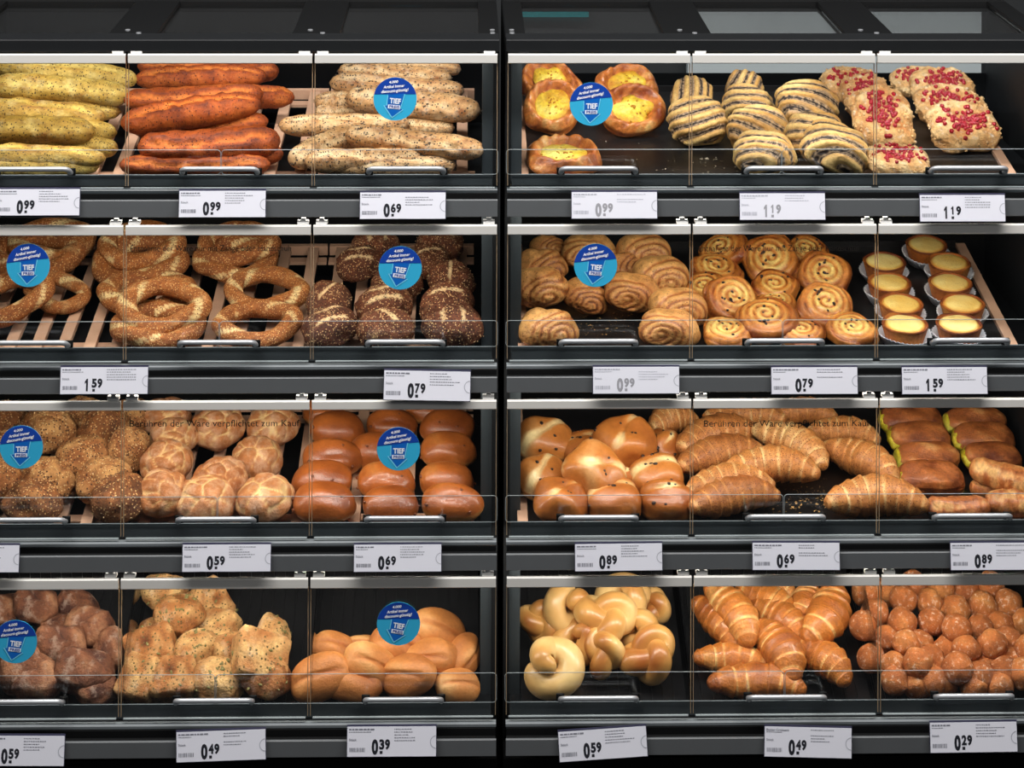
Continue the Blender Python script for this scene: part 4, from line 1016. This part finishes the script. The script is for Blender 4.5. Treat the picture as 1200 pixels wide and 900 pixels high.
place(0, 2, 'berry_pastry', 'pastry', 'streusel pastry with red berries', 'of berry bay', 'berry pastries', V, [
    (1053, 192, 76, 0, 6, 0, 0), (1034, 143, 92, 95, 30, 4, 8), (1130, 152, 90, 8, 26, 6, 4), (1113, 123, 88, 5, 22, 4, 8), (1015, 112, 78, 90, 20, 0, 6), (1104, 101, 82, 4, 20, 0, 6), (998, 98, 76, 0, 14, 0, 4), (1076, 94, 74, 0, 14, 0, 0)])
# ---- second row, left case
V = [ring(s) for s in (0, 1, 2, 3)]
place(1, 4, 'sesame_ring', 'bread ring', 'sesame crusted twisted bread ring', 'of ring bays', 'sesame rings', V, [
    (184, 387, 114, 0, 0, 0, 0), (300, 384, 108, 10, 4, 0, 0), (190, 360, 114, 5, 12, 3, 24), (12, 350, 108, 20, 10, -8, 12), (66, 344, 84, -15, 8, 8, 0), (170, 345, 122, 0, 0, 0, -4), (312, 342, 108, -10, 6, 0, 6), (165, 307, 122, 5, 10, 0, 6), (275, 306, 108, 0, 8, 0, 6), (40, 300, 128, 8, 6, 0, 6), (165, 288, 112, 0, 6, 0, 28), (280, 287, 106, 5, 6, 0, 26), (60, 285, 112, 0, 6, 0, 18)], bands=4)
V = [grain_roll(s) for s in (1, 2, 3, 4)]
place(1, 4, 'seeded_grain_roll', 'bread roll', 'brown seeded roll with pale slashes', 'of grain roll bay', 'seeded grain rolls', V, [
    (386, 387, 66, 40, 8, 0, 0), (451, 389, 68, 10, 0, 0, 0), (530, 390, 72, -10, 4, 0, 0), (385, 354, 64, 90, 8, 0, 10), (450, 358, 68, 30, 6, 0, 10), (523, 358, 72, 60, 6, 0, 12), (465, 331, 62, 0, 0, 0, 4), (529, 328, 62, 120, 10, 0, 10), (421, 308, 58, 20, 10, 0, 8), (503, 306, 56, 70, 6, 0, 8), (440, 286, 60, 0, 0, 0, 8), (515, 287, 62, 10, 0, 0, 8)], bands=4)
# ---- second row, right case
V = [franz(s) for s in (0, 1, 2, 3)]
place(1, 3, 'cinnamon_pastry', 'pastry', 'ridged cinnamon pastry', 'of cinnamon bay', 'cinnamon pastries', V, [
    (643, 391, 70, 0, 4, 0, 0), (785, 391, 70, 0, 6, 0, 0), (795, 360, 72, 5, 8, 6, 4), (632, 335, 70, -25, 22, -20, 14), (686, 347, 58, -15, 10, 15, 0), (742, 342, 68, 5, 14, 8, 6), (775, 322, 72, 10, 10, 8, 4), (730, 312, 56, 20, 10, 0, 0), (634, 312, 66, 10, 10, 0, 4), (690, 294, 68, 8, 8, 0, 4), (755, 294, 70, 8, 8, 6, 6), (642, 289, 46, 0, 0, 0, 4)])
V = [snail(s) for s in (0, 1, 2, 3)]
place(1, 2, 'raisin_snail', 'pastry', 'golden raisin snail', 'of snail bay', 'raisin snails', V, [
    (853, 393, 58, 0, 4, 0, 0), (940, 393, 54, 60, 4, 0, 0), (998, 392, 60, 120, 8, 0, 0), (900, 376, 72, 20, 12, 0, 10), (856, 353, 64, 200, 32, 5, 12), (826, 338, 54, 90, 12, -10, 4), (911, 358, 50, 10, 6, 0, 4), (966, 366, 68, 250, 26, 4, 6), (840, 318, 62, 30, 10, 6, 8), (908, 338, 60, 70, 12, 0, 10), (965, 323, 66, 150, 30, -6, 14), (849, 294, 62, 10, 16, -22, 20), (902, 305, 72, 100, 30, -8, 16), (945, 295, 54, 60, 16, 5, 14)], bands=4)
V = [tart(s) for s in (0, 1, 2)]
place(1, 0, 'custard_tart', 'tart', 'custard tart in white paper cup', 'of tart bay', 'custard tarts', V, [
    (1066, 404, 55, 0, 0, 0, 0), (1130, 404, 55, 40, 0, 0, 0), (1055, 367, 54, 10, 2, 2, 0), (1128, 367, 54, 80, 2, -2, 0), (1042, 342, 54, 20, 2, 0, 0), (1113, 342, 54, 0, 2, 0, 0), (1036, 317, 54, 60, 2, 0, 0), (1112, 318, 54, 30, 2, 0, 0), (1085, 297, 53, 0, 3, 0, 0)], bands=5)
# ---- third row, left case
V = [seeded(s) for s in (1, 2, 3, 4)]
place(2, 3, 'dark_seeded_roll', 'bread roll', 'round dark roll covered in seeds', 'of leftmost third-shelf bay', 'dark seeded rolls', V, [
    (36, 594, 67, 0, 0, 0, 0), (138, 590, 70, 60, 6, 0, 0), (-4, 566, 66, 10, 0, 0, 0), (55, 562, 68, 120, 4, 0, 6), (122, 562, 68, 30, 4, 0, 6), (97, 536, 66, 200, 8, 0, 10), (152, 526, 60, 90, 30, 62, 12), (2, 528, 62, 40, 0, 0, 0), (55, 503, 70, 10, 12, 0, 12), (118, 501, 62, 70, 10, -20, 12), (5, 492, 62, 30, 0, 0, 6), (95, 485, 56, 0, 0, 0, 4), (155, 486, 54, 0, 0, 0, 4)], bands=4)
V = [kaiser(s) for s in (1, 2, 3, 4)]
place(2, 1, 'crackled_roll', 'bread roll', 'pale crackled crusty roll', 'of its bay', 'crackled rolls', V, [
    (240, 595, 68, 0, 4, 0, 0), (309, 595, 68, 60, 4, 0, 0), (190, 577, 66, 120, 8, 0, 6), (258, 562, 65, 30, 8, 0, 2), (195, 540, 62, 200, 8, 0, 8), (301, 537, 64, 90, 8, 0, 2), (203, 511, 60, 10, 6, 0, 8), (255, 500, 67, 40, 6, 0, 4), (320, 497, 66, 70, 4, 0, 4), (195, 488, 62, 0, 0, 0, 6)], bands=4)
V = [milk(s) for s in (1, 2, 3, 4)]
place(2, 0, 'milk_bun', 'bread bun', 'glossy brown milk bun', 'of milk bun bay', 'glossy milk buns', V, [
    (380, 596, 73, 0, 6, 0, 0), (458, 596, 67, 4, 6, 0, 0), (530, 596, 71, -4, 6, 0, 0), (377, 563, 72, 3, 8, 0, 4), (453, 564, 68, 0, 8, 0, 4), (524, 563, 67, -3, 10, 0, 4), (390, 536, 72, 8, 10, 4, 6), (440, 528, 68, 0, 8, 0, 4), (526, 528, 68, 0, 10, 0, 6), (396, 503, 69, 10, 10, 5, 8), (459, 497, 62, 0, 8, 0, 4), (524, 500, 69, 0, 8, 0, 6), (380, 484, 54, 0, 0, 0, 4), (500, 481, 54, 0, 0, 0, 2)], bands=4)
# ---- third row, right case
V = [raisin_roll(s) for s in (1, 2, 3, 4)]
place(2, 3, 'raisin_roll', 'bread roll', 'golden raisin roll with torn top', 'of raisin roll bay', 'raisin rolls', V, relax=0.40, items=[
    (658, 590, 63, 0, 6, 4, 0), (720, 592, 64, 10, 4, 0, 0), (783, 590, 63, -8, 6, -4, 0), (634, 558, 60, 30, 12, 10, 4), (699, 556, 75, -30, 22, 18, 18), (770, 559, 63, 10, 10, -6, 4), (730, 566, 50, 0, 0, 0, -4), (637, 516, 68, 10, 14, 14, 12), (733, 519, 74, 20, 20, -6, 22), (683, 527, 56, 0, 6, -10, 4), (778, 524, 54, 60, 10, 20, 6)], bands=3)
V = [croissant(m_crois, s, 0.022, 8) for s in (1, 2, 3)]
place(2, 4, 'seeded_croissant', 'croissant', 'croissant sprinkled with brown seeds', 'of its bay', 'seeded croissants', V, [
    (S, 979, 604, 1084, 604, 46, 0), (S, 815, 602, 906, 586, 42, 0), (S, 810, 576, 898, 566, 42, 2), (S, 856, 549, 952, 551, 42, 14), (S, 798, 546, 885, 524, 38, 8), (S, 974, 526, 1048, 562, 42, 4), (S, 892, 505, 966, 541, 40, 14), (S, 798, 524, 880, 502, 42, 6), (S, 952, 506, 1025, 512, 34, 4), (S, 765, 500, 810, 490, 36, 4), (S, 830, 488, 915, 488, 34, 8), (S, 905, 484, 975, 486, 32, 6)], bands=4)
V = [pocket(s) for s in (1, 2, 3)]
place(2, 2, 'filled_pastry_pocket', 'pastry', 'folded pastry pocket with yellow filling', 'of pocket bay', 'filled pastry pockets', V, [
    (1091, 562, 78, 4, 14, 4, 4), (1163, 537, 70, 4, 10, 4, 4), (1087, 537, 74, 4, 14, 2, 6), (1153, 515, 74, 4, 12, 2, 6), (1078, 514, 74, 4, 14, 2, 8), (1143, 495, 74, 4, 12, 2, 8), (1068, 493, 76, 4, 12, 2, 10)], bands=4)
V = [baguette(m_pocket, s, 0.5) for s in (31, 32)]
place(2, 2, 'puff_pastry_stick', 'pastry', 'short rolled puff pastry stick', 'the loose sticks at the right', 'puff pastry sticks', V, [
    (S, 1089, 596, 1156, 598, 27, 0), (S, 1160, 594, 1240, 602, 30, 0), (S, 1142, 549, 1228, 574, 32, 22), (S, 1140, 573, 1215, 582, 24, 0)], bands=1)
# ---- bottom row
V = [floury(s) for s in (1, 2, 3, 4)]
place(3, 6, 'dark_floury_roll', 'bread roll', 'dark floury rye roll', 'of the leftmost bin', 'dark floury rolls', V, relax=0.46, size=0.96, items=[
    (36, 814, 60, 10, 0, 0, 0), (110, 820, 50, 40, 0, 0, 0), (96, 789, 66, -8, 14, 4, 6), (30, 788, 66, 20, 10, 10, 6), (74, 758, 64, 20, 20, 25, 10), (124, 762, 52, 80, 20, -60, 0), (4, 772, 50, 0, 0, 0, 4), (102, 738, 60, -20, 20, -10, 8), (43, 714, 56, 10, 10, 12, 12), (90, 714, 52, -20, 10, 10, 4), (6, 718, 54, 20, 10, 20, 4), (66, 736, 42, 0, 0, 0, 0)], bands=4)
VP = [pumpkin(s) for s in (1, 2, 3)] + [block(s) for s in (5, 6)]
place(3, 5, 'pumpkin_seed_roll', 'bread roll', 'rustic pumpkin seed roll', 'of the seed roll bin', 'pumpkin seed rolls', VP, relax=0.47, size=0.92, items=[
    (308, 812, 64, 0, 4, 0, 0, 0), (196, 806, 60, 4, 18, 2, 4, 3), (168, 802, 56, 70, 20, -10, 2, 4), (255, 798, 68, 0, 10, 4, 2, 1), (300, 782, 72, 5, 20, 25, 4, 4), (228, 763, 58, 40, 30, 10, 10, 2), (177, 765, 64, 10, 20, -12, 6, 3), (276, 762, 58, 20, 14, 10, 4, 0), (258, 739, 52, -20, 12, -18, 8, 4), (320, 747, 58, 90, 20, 60, 6, 1), (205, 724, 64, 10, 24, 6, 16, 2), (247, 708, 56, -30, 30, 35, 10, 3), (193, 694, 60, 0, 16, 0, 16, 0), (185, 738, 46, 0, 0, 0, 0, 1)], bands=4)
V = [oval(s) for s in (1, 2, 3, 4)]
place(3, 3, 'oval_wheat_roll', 'bread roll', 'smooth oval wheat roll', 'of the wheat roll bin', 'oval wheat rolls', V, relax=0.43, items=[
    (408, 817, 70, -5, 0, 0, 0), (537, 806, 56, 20, 14, 20, 4), (478, 803, 72, -20, 20, -35, 6), (378, 798, 74, 10, 26, -16, 8), (436, 783, 70, 10, 20, 35, 6), (500, 772, 66, -10, 20, -28, 8), (542, 768, 60, 80, 20, 50, 2), (470, 759, 72, 0, 20, 14, 10), (394, 759, 52, 0, 10, 14, 4), (516, 742, 72, 5, 20, 30, 6), (425, 760, 50, 0, 0, 0, 0)], bands=4)
V = [knot(1), trefoil(2), trefoil(3), knot(3)]
place(3, 5, 'knot_roll', 'bread roll', 'pale knotted dough roll', 'of the knot roll bin', 'knot rolls', V, relax=0.38, items=[
    (648, 784, 76, 190, 30, 0, 6), (760, 770, 72, 20, 25, -22, 0), (708, 766, 62, 60, 30, -58, 4), (675, 752, 66, 30, 10, 0, -6), (747, 740, 60, 90, 20, -50, 6), (711, 723, 76, -10, 20, -12, 24), (632, 728, 58, 150, 30, 14, 8), (664, 714, 66, 100, 30, 30, 22), (731, 701, 74, 10, 10, -6, 16), (766, 712, 50, 60, 20, -40, 0)], bands=4)
V = [croissant(m_butter, s, 0.016, 7, 1.05) for s in (11, 12, 13)]
place(3, 5, 'butter_croissant', 'croissant', 'golden butter croissant', 'of the croissant bin', 'butter croissants', V, [
    (S, 838, 814, 940, 819, 38, 2), (S, 818, 770, 898, 778, 32, 2), (S, 938, 758, 992, 795, 38, 0), (S, 893, 736, 930, 792, 44, 10), (S, 888, 710, 942, 748, 38, 4), (S, 820, 708, 868, 760, 38, 4), (S, 980, 690, 952, 750, 44, 14), (S, 836, 688, 880, 750, 40, 26), (S, 868, 694, 930, 722, 36, 4), (S, 950, 690, 935, 728, 36, 2), (S, 890, 686, 930, 700, 30, 0)], bands=4)
V = [ball(s) for s in (1, 2, 3, 4)]
BALLS = [(585, 195), (600, 275), (640, 385), (685, 482), (710, 577), (712, 235), (720, 322), (745, 415), (800, 393), (745, 178), (815, 242), (870, 193), (918, 285), (845, 330), (770, 502), (870, 445), (830, 487), (935, 365), (963, 422), (985, 205), (1050, 265), (1030, 340), (1070, 180), (1120, 255), (1150, 380), (1110, 330), (1070, 430), (1160, 475), (1060, 490), (945, 507), (880, 540), (850, 582), (770, 562), (1035, 552), (1010, 597), (1140, 527), (1190, 565), (955, 560), (560, 330), (610, 455), (1195, 430), (905, 350), (655, 195), (1100, 592), (1185, 310)]
rb_ = random.Random(5)
place(3, 8, 'doughnut_ball', 'doughnut', 'sugared doughnut ball', 'of the bin', 'sugared doughnut balls', V,
      [(850 + x * 0.2917, 638 + y * 0.2917, 35 + rb_.uniform(-1.5, 1.5), rb_.uniform(0, 360), rb_.uniform(-60, 60), rb_.uniform(-60, 60), rb_.choice((-4, 0, 4, 9))) for x, y in BALLS], bands=7, relax=0.47)
